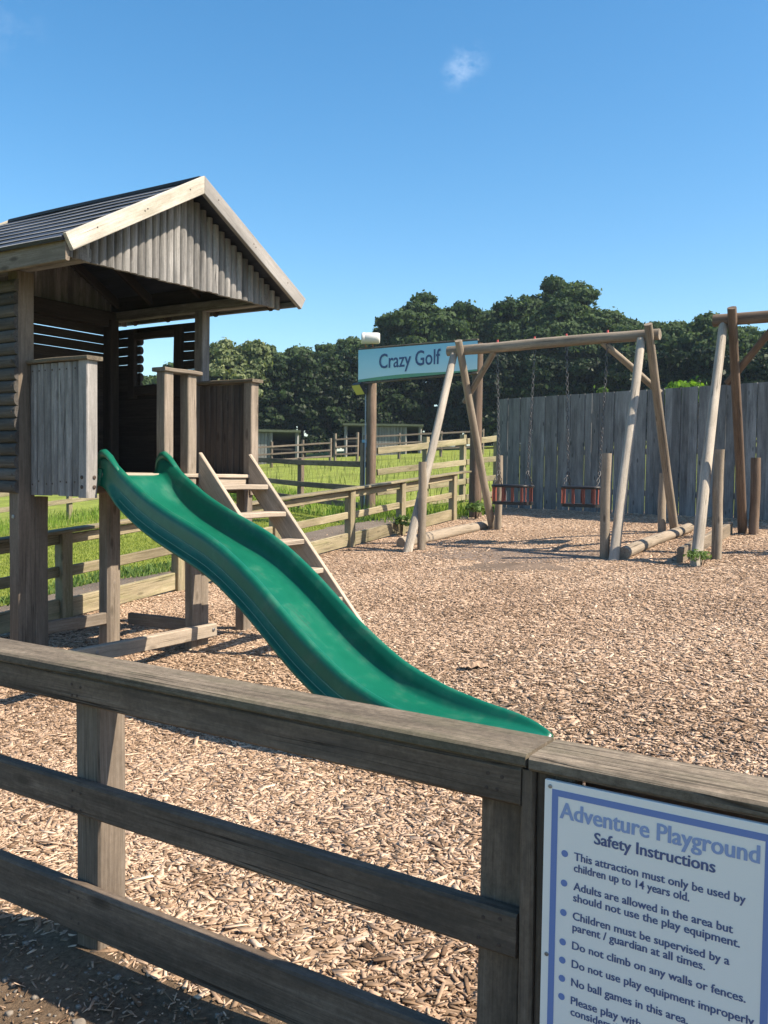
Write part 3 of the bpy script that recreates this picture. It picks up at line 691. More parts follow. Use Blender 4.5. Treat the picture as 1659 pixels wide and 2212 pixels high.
# roof
XC, ZR, HWd, SL = 4.49, 3.335, 1.10, .565
YR0, YR1 = 4.375, 6.44
for s in (-1, 1):
    mb = MB(); nb = 8; wslope = HWd/nb
    for k in range(nb):
        x0, x1 = XC+s*(k*wslope), XC+s*((k+1)*wslope+.012)
        z0, z1 = ZR-SL*k*wslope, ZR-SL*((k+1)*wslope+.012)
        nz = Vector((SL*s, 0, 1)).normalized()
        p0 = Vector(((x0+x1)/2, YR0, (z0+z1)/2)); p1 = p0.copy(); p1.y = YR1
        lift = nz*.012; th = .014
        d_ = Vector((x1-x0, 0, z1-z0)); L_ = d_.length; d_.normalize()
        q = [(-L_/2, -th/2), (L_/2, -th/2), (L_/2, th*1.1), (L_/2-.009, th*1.3), (-L_/2, th/2)]
        off = random.uniform(-30, 30); tn = random.random(); vs = []; gs = []
        for yy in np.linspace(YR0, YR1, 9):
            for a_, b_ in q:
                w_ = .002*math.sin(yy*4+k)
                vs.append(Vector((p0.x, yy, p0.z))+d_*a_+nz*(b_+w_)); gs.append((yy+off, a_+off, b_))
        fs = []; kk = len(q); mis = []
        for i in range(8):
            for j in range(kk): fs.append((i*kk+j, i*kk+(j+1) % kk, (i+1)*kk+(j+1) % kk, (i+1)*kk+j)); mis.append(1 if j == 2 else 0)
        fs += [tuple(range(kk)), tuple(range(8*kk, 9*kk))]; mis += [0, 0]
        o_ = len(mb.f); mb.add(vs, fs, gs, tn, 0); mb.mi[o_:] = mis
    mb.build('roof', [W_ROOF, W_EDGELIT], H)
mb = MB(); mb.beam((XC, YR0, ZR+.014), (XC, YR1, ZR+.014), .05, .03, tn=.3); mb.build('ridge_cap', W_ROOF, H)
for yy, th in ((4.358, .03), (6.456, .03)):
    for s in (-1, 1):
        # rake board: parallelogram with plumb cut at the ridge
        e = HWd+.01; zt0 = ZR+.030; bw = .118
        P0 = [(XC+s*.0012, zt0), (XC+s*e, zt0-SL*e), (XC+s*(e-.052), zt0-SL*(e-.052)-bw), (XC+s*.0012, zt0-bw)]
        n_ = 12; off = random.uniform(-30, 30); vs = []; gs = []
        for i in range(n_+1):
            u = i/n_
            tx = P0[0][0]+(P0[1][0]-P0[0][0])*u; tz = P0[0][1]+(P0[1][1]-P0[0][1])*u
            bx = P0[3][0]+(P0[2][0]-P0[3][0])*u; bz = P0[3][1]+(P0[2][1]-P0[3][1])*u
            ll = u*e*1.15
            for (qx, qz, qy, gv) in ((tx, tz, yy-th/2+.003, .1), (tx, tz-.004, yy-th/2, .1), (bx, bz+.004, yy-th/2, 0), (bx, bz, yy-th/2+.003, 0), (bx, bz, yy+th/2, 0), (tx, tz, yy+th/2, .1)):
                vs.append((qx, qy, qz)); gs.append((ll+off, gv+off, qy))
        kk = 6; fs = [(i*kk+j, i*kk+(j+1) % kk, (i+1)*kk+(j+1) % kk, (i+1)*kk+j) for i in range(n_) for j in range(kk)]+[tuple(range(kk)), tuple(range(n_*kk, n_*kk+kk))]
        mb = MB(); mb.add(vs, fs, gs, .85 if s < 0 else .35); o_ = mb.build('rake_board', W_RAKE if s < 0 else W_GREYRAKE, H)
        if yy < 5:
            for u in (.12, .45, .47, .8): 
                mb = MB(); x = XC+s*e*u; z = zt0-SL*e*u-.045-.03*((u*10) % 1); mb.disc((x, yy-th/2-.0005, z), (0, -1, 0), .005, .002); mb.build('nail_head', BOLT, o_)
hp('eave_fascia', (XC-HWd+.012, YR0+.002, 2.592), (XC-HWd+.04, YR1, 2.715), W_POST, 1, .1)
hp('eave_fascia', (XC+HWd-.04, YR0+.002, 2.672), (XC+HWd-.012, YR1, 2.715), W_HOUSE, 1, .3)
# gable cladding, half round boards
def gable(yb, sgn):
    mb = MB(); pw = .0625; n_ = int(2*(HWd-.06)/pw)
    for k in range(n_):
        x = XC-(n_/2-.5-k)*pw; ztop = ZR-.02-SL*abs(x-XC); 
        if ztop-2.655 < .02: continue
        mb.halflog((x, yb, 2.655+random.uniform(-.004, .004)), (x, yb, ztop), pw*.985, .036, (0, sgn, 0))
    return mb.build('gable_cladding', W_HOUSE, H)
gable(4.555, -1); gable(6.27, 1)
# rafters
for s in (-1, 1):
    for y in (4.62, 5.2, 5.75, 6.15):
        mb = MB(); mb.beam((XC+s*.03, y, ZR-.075), (XC+s*(HWd-.06), y, ZR-.065-SL*(HWd-.06)), .04, .07, tn=.2); mb.build('rafter', W_INSHADE, H)
# steps
ST = bpy.data.objects.new('steps', None); C.objects.link(ST); ST.parent = H; ST['_b'] = H['_b']
ang = math.atan2(1.126, 1)
for xa, xb, tn in ((4.655, 4.690, .5), (5.182, 5.217, .55)):
    # board with its upper edge on the line z = 1.53 at y 4.55 falling 1.126 per metre towards the viewer
    zl_ = lambda y: 1.53-1.126*(4.55-y)
    yend = 3.36; wv = .165/math.cos(ang)
    off = random.uniform(-20, 20); vs = []; gs = []
    n_ = 8
    for i in range(n_+1):
        y = 4.545+(yend-4.545)*i/n_; zt = zl_(y); zb_ = zt-wv
        for x, z, v_ in ((xa+.004, zt, .15), (xb-.004, zt, .15), (xb, zt-.006, .14), (xb, zb_, 0), (xa, zb_, 0), (xa, zt-.006, .14)):
            vs.append((x, y, z)); gs.append(((4.5-y)*1.5+off, v_+off, x+off))
    kk = 6; fs = [(i*kk+j, i*kk+(j+1) % kk, (i+1)*kk+(j+1) % kk, (i+1)*kk+j) for i in range(n_) for j in range(kk)]+[tuple(range(kk)), tuple(range(n_*kk, n_*kk+kk))]
    mb = MB(); mb.add(vs, fs, gs, tn); mb.build('stringer', W_STEP, ST)
for k in range(5):
    yf = 4.352-.1725*k; zt = 1.300-.1955*k
    mb = MB(); mb.box((4.692, yf, zt-.038), (5.180, yf+.135, zt), along=0, tn=.5); mb.build('tread', W_STEP, ST)

# ------------------------------------------------------------------ slide
S = thing('slide', 'wavy green plastic slide running from the playhouse deck to the chips', 'slide', (4.0, 3.1, .2))
yz = np.array([(4.60, 1.470), (4.50, 1.468), (4.42, 1.428), (4.34, 1.378), (4.2, 1.300), (4.07, 1.236), (3.9, 1.170), (3.7, 1.105), (3.5, 1.040), (3.35, .975), (3.2, .893), (3.05, .800), (2.9, .695), (2.75, .592), (2.6, .505), (2.45, .425), (2.3, .372), (2.12, .325), (1.9, .292), (1.72, .275), (1.60, .255), (1.53, .225)])
bedd = np.array([.09, .095, .12, .15, .155, .15, .145, .145, .145, .145, .145, .145, .145, .14, .135, .12, .105, .085, .06, .04, .02, .006])
yy = np.linspace(4.60, 1.53, 90)[::1]
crest = np.interp(yy[::-1], yz[::-1, 0], yz[::-1, 1])[::-1]; bd_ = np.interp(yy[::-1], yz[::-1, 0], bedd[::-1])[::-1]
def smooth(a_, n_=3):
    for _ in range(n_): a_[1:-1] = (a_[:-2]+2*a_[1:-1]+a_[2:])/4
    return a_
crest = smooth(crest); bd_ = smooth(bd_)
def xc(y): return 4.085-.155*(4.55-y)
tang = np.gradient(crest, yy)
prof_tmpl = [  # (u across, t) t: 0 crest height, -1 bed level ; outer skirt in metres below crest (d)
    (-.280, 'd', .188), (-.2815, 'd', .184), (-.279, 'd', .150), (-.275, 'd', .108), (-.272, 'd', .085), (-.270, 'd', .045), (-.266, 'd', .012), (-.250, 'd', 0.), (-.236, 'd', .002), (-.226, 'd', .014),
    (-.215, 'b', .45), (-.203, 'b', .80), (-.185, 'b', .95), (-.14, 'b', .995), (-.07, 'b', 1.0)]
half = prof_tmpl+[(0, 'b', 1.0)]
full = half+[(-u, k_, v) for u, k_, v in prof_tmpl[::-1]]
under = [(.20, 'd', .19), (0, 'd', .19), (-.20, 'd', .19)]
full += under
vs = []; kk = len(full)
for i, y in enumerate(yy):
    g_ = float(Gb(xc(y), y)); endf = min(1., (y-1.53)/.25+.02); sc_ = .80+.20*min(1., math.sqrt(max(0, endf)))
    nrm_ = Vector((0, -tang[i], 1)).normalized()
    for u, k_, v in full:
        b_ = bd_[i]; 
        dd = v*(.55+.45*min(1, b_/.14)) if k_ == 'd' else max(.012, .014+(b_-.014)*v)
        if k_ == 'd' and v > .1: dd = max(dd, b_+.02)
        z = crest[i]-dd*1.12; yoff = -nrm_.y*0
        z = max(z, g_-.04)
        vs.append((xc(y)+u*sc_*(1.0), y-dd*nrm_.y*.35, z))
fs = [(i*kk+j, i*kk+(j+1) % kk, (i+1)*kk+(j+1) % kk, (i+1)*kk+j) for i in range(len(yy)-1) for j in range(kk)]+[tuple(range(kk)), tuple(range((len(yy)-1)*kk, len(yy)*kk))]
mb = MB(); mb.add(vs, fs, vs, .5, 0, True); so = mb.build('chute', SLIDE, S)
so.data.polygons[-1].use_smooth = False; so.data.polygons[-2].use_smooth = False
SCUFF_SHEEN = plain('scuffed_sheen_green_plastic', (.10, .30, .22), .5)  # ridges paler from scuffs, with sky sheen put into the colour too
for s in (-1, 1):
    for dd, uu in ((.142, .2795), (.098, .2745)):
        vs = []; n_ = 6; i0, i1 = (8, 84)
        for i in range(i0, i1):
            nrm_ = Vector((0, -tang[i], 1)).normalized(); d_2 = dd*(.55+.45*min(1, bd_[i]/.14)); z = crest[i]-d_2*1.12
            for q in range(n_): a_ = q*6.283/n_; vs.append((xc(yy[i])+s*(uu*(.80+.20*min(1., math.sqrt(max(0, (yy[i]-1.53)/.25+.02))))+.0022*math.cos(a_)), yy[i]-d_2*nrm_.y*.35, z+.0022*math.sin(a_)))
        fs = [(i*n_+j, i*n_+(j+1) % n_, (i+1)*n_+(j+1) % n_, (i+1)*n_+j) for i in range(i1-i0-1) for j in range(n_)]
        mb = MB(); mb.add(vs, fs, vs, .5, 0, True); mb.build('moulding_ridge', SCUFF_SHEEN, S)
# raised ears at the top of each side
for s in (-1, 1):
    cpts = [(4.63, 1.415, .024), (4.615, 1.47, .027), (4.58, 1.503, .028), (4.54, 1.508, .028), (4.49, 1.482, .027), (4.44, 1.440, .024), (4.38, 1.395, .018)]
    vs = []; n_ = 12
    for y, z, r in cpts:
        for q in range(n_):
            a_ = q*6.283/n_; vs.append((xc(y)+s*.252+r*1.05*math.cos(a_), y+.3*r*math.sin(a_), z-.012+r*math.sin(a_)))
    fs = [(i*n_+j, i*n_+(j+1) % n_, (i+1)*n_+(j+1) % n_, (i+1)*n_+j) for i in range(len(cpts)-1) for j in range(n_)]+[tuple(range(n_)), tuple(range((len(cpts)-1)*n_, len(cpts)*n_))]
    mb = MB(); mb.add(vs, fs, vs, .5, 0, True); mb.build('handhold', SLIDE, S)
# stepped moulding flange outside the top end
mb = MB()
for k, (yo, zo, hh) in enumerate(((4.585, 1.40, .10), (4.60, 1.365, .09), (4.615, 1.33, .07))):
    mb.beam((xc(4.55)-.283-.012*k, yo, zo-hh), (xc(4.55)-.283-.012*k, yo-.02, zo), .022, .05, (0, 1, 0), ch=.008)
mb.build('top_flange', SLIDE, S)

# ------------------------------------------------------------------ swings
def swing_frame(label, ap0, ap1, feetL, feetR, zb, second=False):
    base = ((ap0[0]+ap1[0])/2, (ap0[1]+ap1[1])/2, gz((ap0[0]+ap1[0])/2, (ap0[1]+ap1[1])/2))
    T = thing('swing_frame', label, 'swing frame', base)
    mb = MB(); d = (Vector((*ap1, zb[1]))-Vector((*ap0, zb[0]))).normalized()
    mb.pole(Vector((*ap0, zb[0]))-d*.16, Vector((*ap1, zb[1]))+d*.16, .066, .064, tn=.35); mb.build('crossbeam', W_LOGDK if second else W_LOG, T)
    for ap, z, (f, bk), sgn in ((ap0, zb[0], feetL, 1), (ap1, zb[1], feetR, -1)):
        for q, (ft, sd, M) in enumerate(((f, .0, W_BLEACH), (bk, .0, W_LOGDK if second else W_LOG))):
            p0 = Vector((ft[0], ft[1], gz(*ft)-.15)); dirv = Vector((ap[0], ap[1]+(.055 if q == 0 else -.06)*1, z))-p0; 
            if q == 0: tip = p0+dirv*1.0-Vector((0.02, 0, .05))
            else: tip = p0+dirv*(1+.12/dirv.length)+Vector((-.085, 0, 0))
            mb = MB(); mb.pole(p0, tip, .056, .048, tn=.75 if q == 0 else .4, bend=.0); mb.build('leg', M, T)
        # diagonal brace under the beam
        bb = Vector((ap[0], ap[1], z)); zb_g = gz(*bk); tt = .58/(z-zb_g); lo_ = bb+(Vector((bk[0], bk[1], zb_g))-bb)*tt
        hi_ = bb+d*(.52*sgn)+Vector((0, 0, -.04)); mb = MB(); mb.pole(hi_, lo_+(lo_-hi_)*.12, .040, .040, tn=.5)
        mb.build('brace', W_LOGDK if second else W_LOG, T)
    return T, d
T1, d1 = swing_frame('round log swing frame carrying two cradle swings', (10.6, 5.67), (10.62, 3.20), ((9.36, 5.70), (11.92, 5.74)), ((9.17, 3.05), (11.95, 3.14)), (3.022, 3.052))
def stub(T, x, y, h, r=.052, M=W_LOG):
    z = gz(x, y); mb = MB(); mb.pole((x, y, z-.1), (x, y, z+h), r, r*.96, tn=.45); mb.build('stub_post', M, T)
stub(T1, 9.64, 5.63, 1.09); stub(T1, 11.72, 5.58, 1.07); stub(T1, 9.37, 3.21, 1.11); stub(T1, 11.80, 3.29, .75)
mb = MB(); mb.pole((9.78, 6.02, gz(9.78, 6.02)+.06), (11.95, 5.86, gz(11.95, 5.86)+.05), .075, .07, tn=.6); mb.build('base_log', W_LOG, T1)
mb = MB(); mb.pole((9.30, 2.98, gz(9.30, 2.98)+.06), (11.75, 2.93, gz(11.75, 2.93)+.05), .068, .06, tn=.5); mb.build('base_log', W_LOG, T1)
for y in (5.11, 4.60, 4.18, 3.66):
    mb = MB(); u = (y-5.67)/(3.2-5.67); z = 3.022+.03*u+.060
    mb.pole((10.605, y, z), (10.605, y, z+.035), .017, .012, n=8, nseg=2, wob=0); mb.build('bolt_cap', REDP, T1)
T2, d2 = swing_frame('darker log swing frame cut off by the edge of the view', (10.35, 2.22), (10.35, -.55), ((8.93, 2.17), (11.66, 2.25)), ((8.93, -.55), (11.66, -.5)), (3.11, 3.13), True)
stub(T2, 9.46, 2.08, 1.10); stub(T2, 11.48, 2.10, .92, .058, W_LOGDK)
mb = MB(); mb.beam((9.15, 2.36, gz(9.15, 2.36)+.06), (11.5, 2.38, gz(11.5, 2.38)+.06), .06, .17); mb.build('base_board', W_LOG, T2)

def chain(mb, p0, p1, r=.0048, pitch=.052):
    p0, p1 = Vector(p0), Vector(p1); ax = p1-p0; L = ax.length; ax.normalize(); nl_ = int(L/pitch*1.0)
    a0 = ax.orthogonal().normalized(); b0 = ax.cross(a0)
    for i in range(nl_):
        c_ = p0+ax*(i+.5)*L/nl_; s_ = a0 if i % 2 else b0; n2_ = b0 if i % 2 else a0
        hl, hw = pitch*.66, .0165; m_ = 10; vs = []; 
        for q in range(m_):
            a_ = q*6.283/m_; cx_ = math.cos(a_); sy_ = math.sin(a_)
            ctr = c_+ax*(cx_*hl*.9)+s_*(sy_*hw); outv = (ax*cx_+s_*sy_).normalized()
            for e_ in ((1, 0), (0, 1), (-1, 0), (0, -1)): vs.append(ctr+outv*e_[0]*r+n2_*e_[1]*r)
        fs = [(q*4+e_, q*4+(e_+1) % 4, ((q+1) % m_)*4+(e_+1) % 4, ((q+1) % m_)*4+e_) for q in range(m_) for e_ in range(4)]
        mb.add(vs, fs, vs, .5, 0, True)
def rrect(cx_, cy_, hx, hy, r=.04, n_=5):
    out_ = []
    for sx, sy, a0 in ((1, 1, 0), (-1, 1, 90), (-1, -1, 180), (1, -1, 270)):
        for i in range(n_): a_ = rad(a0+90*i/(n_-1)); out_.append((cx_+sx*(hx-r)+r*math.cos(a_), cy_+sy*(hy-r)+r*math.sin(a_)))
    return out_
def tube_loop(mb, pts, z, r, n_=8):
    k = len(pts); vs = []
    for i in range(k):
        a_, b_ = Vector((*pts[i-1], z)), Vector((*pts[(i+1) % k], z)); tdir = (b_-a_).normalized(); o_ = Vector((tdir.y, -tdir.x, 0)); p = Vector((*pts[i], z))
        for q in range(n_): an = q*6.283/n_; vs.append(p+o_*r*math.cos(an)+Vector((0, 0, r*math.sin(an))))
    fs = [(i*n_+q, i*n_+(q+1) % n_, ((i+1) % k)*n_+(q+1) % n_, ((i+1) % k)*n_+q) for i in range(k) for q in range(n_)]
    mb.add(vs, fs, vs, .5, 0, True)
def make_swing(yc_, label):
    x, zt, zb_ = 10.60, 1.252, 1.035
    Sw = thing('cradle_swing', label, 'swing', (x, yc_, zb_), 'cradle swings hanging from the log frame')
    mb = MB(); tube_loop(mb, rrect(x, yc_, .155, .235, .07), zt, .019); mb.build('top_ring', BLACK, Sw)
    mb = MB(); pr = rrect(x, yc_, .15, .24, .06); k = len(pr)
    vs = [(a_, b_, zb_-.02) for a_, b_ in pr]+[(a_, b_, zb_+.02) for a_, b_ in pr]; mb.add(vs, [(i, (i+1) % k, k+(i+1) % k, k+i) for i in range(k)]+[tuple(range(k)), tuple(range(k, 2*k))], vs, .5); mb.build('seat_base', BLACK, Sw)
    for (dx, dy) in ((-.15, -.19), (-.15, .19), (-.15, -.06), (-.15, .07), (.15, -.19), (.15, .19), (.15, -.06), (.15, .07), (0, .235), (0, -.235), (-.11, .23), (-.11, -.23)):
        mb = MB(); wd_ = (.034, .012) if abs(dy) < .2 else (.012, .034)
        mb.box((x+dx-wd_[1]/2, yc_+dy-wd_[0]/2*(1 if abs(dy) < .2 else .5), zb_+.018), (x+dx+wd_[1]/2, yc_+dy+wd_[0]/2*(1 if abs(dy) < .2 else .5), zt-.012), along=2, ch=.003); mb.build('bar', ORANGE, Sw)
    for s, yb in ((1, yc_+.258), (-1, yc_-.258)):
        u = (yb-5.67)/(3.2-5.67); top = (10.605, yb, 2.955+.03*u); jn = (x, yc_+s*.20, zt+.19)
        mb = MB(); chain(mb, top, jn); chain(mb, jn, (x-.12, yc_+s*.215, zt+.015)); chain(mb, jn, (x+.12, yc_+s*.215, zt+.015)); mb.build('chain', CHAIN, Sw)
    return Sw
make_swing(4.853, 'orange and black cradle swing hanging beside the golf sign end of the frame')
make_swing(3.915, 'orange and black cradle swing hanging beside the dark outer log legs')

# worn rubber mat
M_, t, b = mat('worn_mat'); tcn = nn(t, 'ShaderNodeTexCoord').outputs['Object']
v = nn(t, 'ShaderNodeTexVoronoi', Scale=26.); t.links.new(tcn, v.inputs['Vector'])
n = nn(t, 'ShaderNodeTexNoise', Scale=5., Detail=6., Roughness=.7); t.links.new(tcn, n.inputs['Vector'])
c = mix(t, maprange(t, v.outputs['Distance'], .1, .5), (.10, .072, .053), (.24, .178, .134)); c = mix(t, maprange(t, n.outputs['Fac'], .4, .62), c, (.17, .126, .096)); t.links.new(c, b.inputs['Base Color']); b.inputs['Roughness'].default_value = .8
bp = nn(t, 'ShaderNodeBump', Strength=.8, Distance=.01); t.links.new(v.outputs['Distance'], bp.inputs['Height']); t.links.new(bp.outputs[0], b.inputs['Normal'])
MAT = M_
def patch(cx_, cy_, rx, ry, name, label, lift, M, rot=0, zfn=Gb):
    T = thing(name, label, 'mat', (cx_, cy_, gz(cx_, cy_)))
    mb = MB(); nr, na = 8, 40; vs = [(cx_, cy_, float(zfn(cx_, cy_))+lift)]
    ph = [random.random()*6 for _ in range(4)]
    for i in range(1, nr+1):
        for q in range(na):
            a_ = q*6.283/na; rr = i/nr*(1+.12*math.sin(2*a_+ph[0])+.09*math.sin(3*a_+ph[1])+.07*math.sin(5*a_+ph[2])+.04*math.sin(9*a_+ph[3]))
            x = cx_+rx*rr*math.cos(a_); y = cy_+ry*rr*math.sin(a_); vs.append((x, y, float(zfn(x, y))+lift-(.02 if i == nr else 0)))
    fs = [(0, 1+q, 1+(q+1) % na) for q in range(na)]+[(1+(i-1)*na+q, 1+(i-1)*na+(q+1) % na, 1+i*na+(q+1) % na, 1+i*na+q) for i in range(1, nr) for q in range(na)]
    mb.add(vs, fs, vs, .5, 0, True); return mb.build('mat_surface', M, T)
patch(9.35, 4.2, .72, 1.3, 'safety_mat', 'brown honeycomb rubber mat half buried in chips under the cradle swings', .001, MAT)
BARE = soil('bare_grey_earth', (.18, .136, .105), (.25, .195, .153), 30, .6)
patch(8.52, 3.92, .30, .74, 'bare_patch', 'smooth grey worn patch in front of the honeycomb mat', .003, BARE)
patch(4.27, 1.93, .16, .24, 'bare_patch', 'small dark bare patch in the chips by the slide end', .002, BARE)

# ------------------------------------------------------------------ golf sign
GA, GB_ = Vector((13.965, 9.27, 0)), Vector((13.73, 6.96, 0)); gd = (GB_-GA).normalized(); gn = Vector((gd.y, -gd.x, 0));
if gn.x > 0: gn = -gn
GS = thing('banner_sign', 'Crazy Golf banner sign raised between two round posts', 'sign', (13.85, 8.1, .63))
zA, zB_ = gz(GA.x, GA.y), gz(GB_.x, GB_.y)
mb = MB(); mb.pole((GA.x, GA.y, zA-.2), (GA.x, GA.y, 3.06), .095, .088, tn=.9); mb.build('post', W_LOGDK, GS)
mb = MB(); p = GB_-gd*.02; mb.pole((p.x, p.y, zB_-.2), (p.x, p.y, 3.60), .112, .085, tn=.35); mb.build('post', W_LOGDK, GS)
GTM, t, b = mat('banner_print')
gco = nn(t, 'ShaderNodeAttribute', attribute_name='gr').outputs['Vector']; sp = nn(t, 'ShaderNodeSeparateXYZ'); t.links.new(gco, sp.inputs[0])
n = nn(t, 'ShaderNodeTexNoise', Scale=2.5, Detail=4.); t.links.new(gco, n.inputs['Vector'])
c = ramp(t, math_(t, 'ADD', sp.outputs[2], math_(t, 'MULTIPLY', math_(t, 'SUBTRACT', n.outputs['Fac'], .5), .25)), [(.0, (.50, .68, .74)), (.5, (.34, .60, .73)), (1., (.22, .50, .68))], alb=1.)
edge = math_(t, 'LESS_THAN', math_(t, 'SUBTRACT', sp.outputs[2], math_(t, 'MULTIPLY', math_(t, 'SINE', math_(t, 'MULTIPLY', sp.outputs[0], 2.2)), .03)), .085)
c = mix(t, edge, c, (.12, .36, .22)); t.links.new(c, b.inputs['Base Color']); b.inputs['Roughness'].default_value = .45
def gpt(u, z, o_=0.): q = GA+gd*u+gn*o_; return (q.x, q.y, z)
u0_, u1_ = -.24, 2.36
zt_ = lambda u: 3.655-.012*u; zb_ = lambda u: 3.075+.020*u
mb = MB(); vs = []; gs = []; nu, nv = 24, 8
for side_ in (0, 1):
    for i in range(nu+1):
        for j in range(nv+1):
            u = u0_+(u1_-u0_)*i/nu; vv = j/nv; z = zb_(u)+(zt_(u)-zb_(u))*vv; rip = .004*math.sin(u*9+vv*3)*math.sin(vv*3.14)
            vs.append(gpt(u, z, (.115 if side_ == 0 else .100)+rip)); gs.append((u, 0, vv))
k = (nu+1)*(nv+1); fs = []
for side_ in (0, 1):
    for i in range(nu):
        for j in range(nv):
            a_ = side_*k+i*(nv+1)+j; fs.append((a_, a_+nv+1, a_+nv+2, a_+1))
mb.add(vs, fs, gs, .5, 0, True); mb.build('banner', GTM, GS)
for za, zb2, u0b, u1b in ((zt_, .02, u0_, u1_), (zb_, -.03, u0_, u1_)):
    mb = MB(); mb.beam(gpt(u0b, za(u0b)+zb2, .085), gpt(u1b, za(u1b)+zb2, .085), .05, .03); mb.build('frame_bar', W_FENCEPALE, GS)
mb = MB(); plg = (Vector(gpt(0, 0, .1215)), gd, Vector((0, 0, 1)))
vs, fs, wd = text_mesh("Crazy Golf", .37, (0, 0, 0), (1, 0, 0), (0, 1, 0), .004); mn_ = min(v_.x for v_ in vs); kx = 1.36/(wd-mn_)
vs = [plg[0]+gd*(.26+(v_.x-mn_)*kx)+Vector((0, 0, 3.29+.0*v_.x+v_.y)) for v_ in vs]
mb.add(vs, fs, vs, .5); LETB = plain('banner_lettering', (.035, .085, .24), .5); mb.build('lettering', LETB, GS)
mb = MB(); mb.pole(gpt(-.06, zA+.05, .10), gpt(-.06, 2.95, .10), .012, .012, n=8, wob=.003); mb.build('conduit', plain('pale_conduit', (.32, .38, .46), .4), GS)
mb = MB(); mb.beam(gpt(-.16, zA-.1, .05), gpt(-.16, 1.95, .05), .07, .07, (0, 1, 0)); mb.build('side_stake', W_FENCEPALE, GS)
# drum on the sign
DR = thing('drum', 'white plastic drum lying on brackets above the golf banner', 'drum', (13.95, 9.3, 3.69))
mb = MB(); c0 = Vector(gpt(-.08, 3.85, .22)); c1 = Vector(gpt(.17, 3.85, .04)); ax = (c1-c0).normalized(); a_ = ax.orthogonal().normalized(); b_ = ax.cross(a_); n_ = 28
prof = [(0, 0), (0, .085), (.012, .100), (.03, .104), (.06, .104), (.065, .101), (.07, .104), (.28, .104), (.32, .098), (.335, .085), (.335, 0)]
vs = [c0+ax*l_+(a_*math.cos(q*6.283/n_)+b_*math.sin(q*6.283/n_))*max(r_, .001) for l_, r_ in prof for q in range(n_)]
fs = [(i*n_+q, i*n_+(q+1) % n_, (i+1)*n_+(q+1) % n_, (i+1)*n_+q) for i in range(len(prof)-1) for q in range(n_)]
mb.add(vs, fs, vs, .5, 0, True); mb.build('drum_body', WHITEP, DR)
for u in (-.08, .09):
    mb = MB(); mb.beam(gpt(u, 3.66, .08), gpt(u, 3.80, .12), .03, .012, (0, 1, 0)); mb.build('bracket', RUST, DR)
# floodlight
FL = thing('floodlight', 'small floodlight on a bracket under the corner of the golf banner', 'floodlight', gpt(-.32, 2.85, .12))
c_ = Vector(gpt(-.17, 2.93, .17)); dn = (gn*.75+Vector((0, 0, -.55))-gd*.25).normalized(); sd = dn.cross(Vector((0, 0, 1))).normalized(); uu = sd.cross(dn)
mb = MB(); mb.beam(c_-dn*.05, c_+dn*.02, .30, .22, uu, ch=.01); mb.build('housing', plain('black_metal', (.03, .03, .03), .5, .5), FL)
mb = MB(); mb.beam(c_+dn*.0215, c_+dn*.026, .275, .195, uu, ch=.001); mb.build('glass', YELGL, FL)
mb = MB(); mb.beam(c_-dn*.05, gpt(-.08, 2.98, .02), .03, .03); mb.build('bracket', BLACK, FL)

# ------------------------------------------------------------------ fences round the golf field
def rail_fence(name, label, pts_, rails, posth, M, w_=.1, mid=True, rh=.1, skip_first=False):
    T = thing(name, label, 'fence', (pts_[0][0], pts_[0][1], gz(*pts_[0][:2])))
    for i, p in enumerate(pts_):
        if i == 0 and skip_first: continue
        z = gz(p[0], p[1]); mb = MB(); mb.box((p[0]-w_/2, p[1]-w_/2, z-.3), (p[0]+w_/2, p[1]+w_/2, z+posth), along=2); mb.build('post', M, T)
    for i in range(len(pts_)-1):
        a_, b_ = Vector((*pts_[i], 0)), Vector((*pts_[i+1], 0)); d = (b_-a_).normalized(); nr = Vector((d.y, -d.x, 0))
        if nr.dot(Vector((-1, -.6, 0))) < 0: nr = -nr
        for h0 in rails:
            mb = MB(); pa = a_+nr*(w_/2+.021); pb = b_+nr*(w_/2+.021)
            mb.beam((pa.x, pa.y, gz(a_.x, a_.y)+h0), (pb.x, pb.y, gz(b_.x, b_.y)+h0), .038, rh, bend=random.uniform(-.01, .01)); mb.build('rail', M, T)
    return T
TF = thing('field_fence', 'four rail timber fence running back from the golf sign post', 'fence', (15.6, 9.0, .72))
TD = Vector((.989, -.15, 0)); tpt = lambda t_, z, o_=0.: (GA.x+TD.x*t_-.15*o_, GA.y+TD.y*t_-.989*o_, z)
for t_ in (1.62, 2.86, 4.1):
    p = tpt(t_, 0); z = gz(p[0], p[1]); mb = MB(); mb.box((p[0]-.055, p[1]-.055, z-.3), (p[0]+.055, p[1]+.055, 2.0+.075*t_), along=2, tn=.6); mb.build('post', W_ALGAE, TF)
for za, zb2, hh in ((1.79, .098, .125), (1.395, .085, .115), (1.02, .078, .115), (.72, .066, .115)):
    for ta, tb in ((.09, 1.60), (1.64, 2.84), (2.88, 4.1)):
        mb = MB(); mb.beam(tpt(ta, za+zb2*ta, .08), tpt(tb, za+zb2*tb, .08), .04, hh, bend=random.uniform(-.01, .01)); mb.build('rail', W_ALGAE, TF)
lf = [(13.99+1.54*k*.5, 9.33+2.8*k*.5) for k in range(0, 9, 2)]
rail_fence('meadow_fence', 'dark rail fence leading off from the golf post into the meadow', lf, (.48, .94, .17), 1.03, W_FENCE, .11, rh=.11, skip_first=True)
rail_fence('lawn_fence', 'low rail fence along the far side of the mown lawn', [(1.0, 16.4), (3.4, 16.4), (5.8, 16.42), (8.2, 16.46), (10.6, 16.5), (13, 16.6), (15.4, 16.7)], (.36, .68), .80, W_ALGAE)

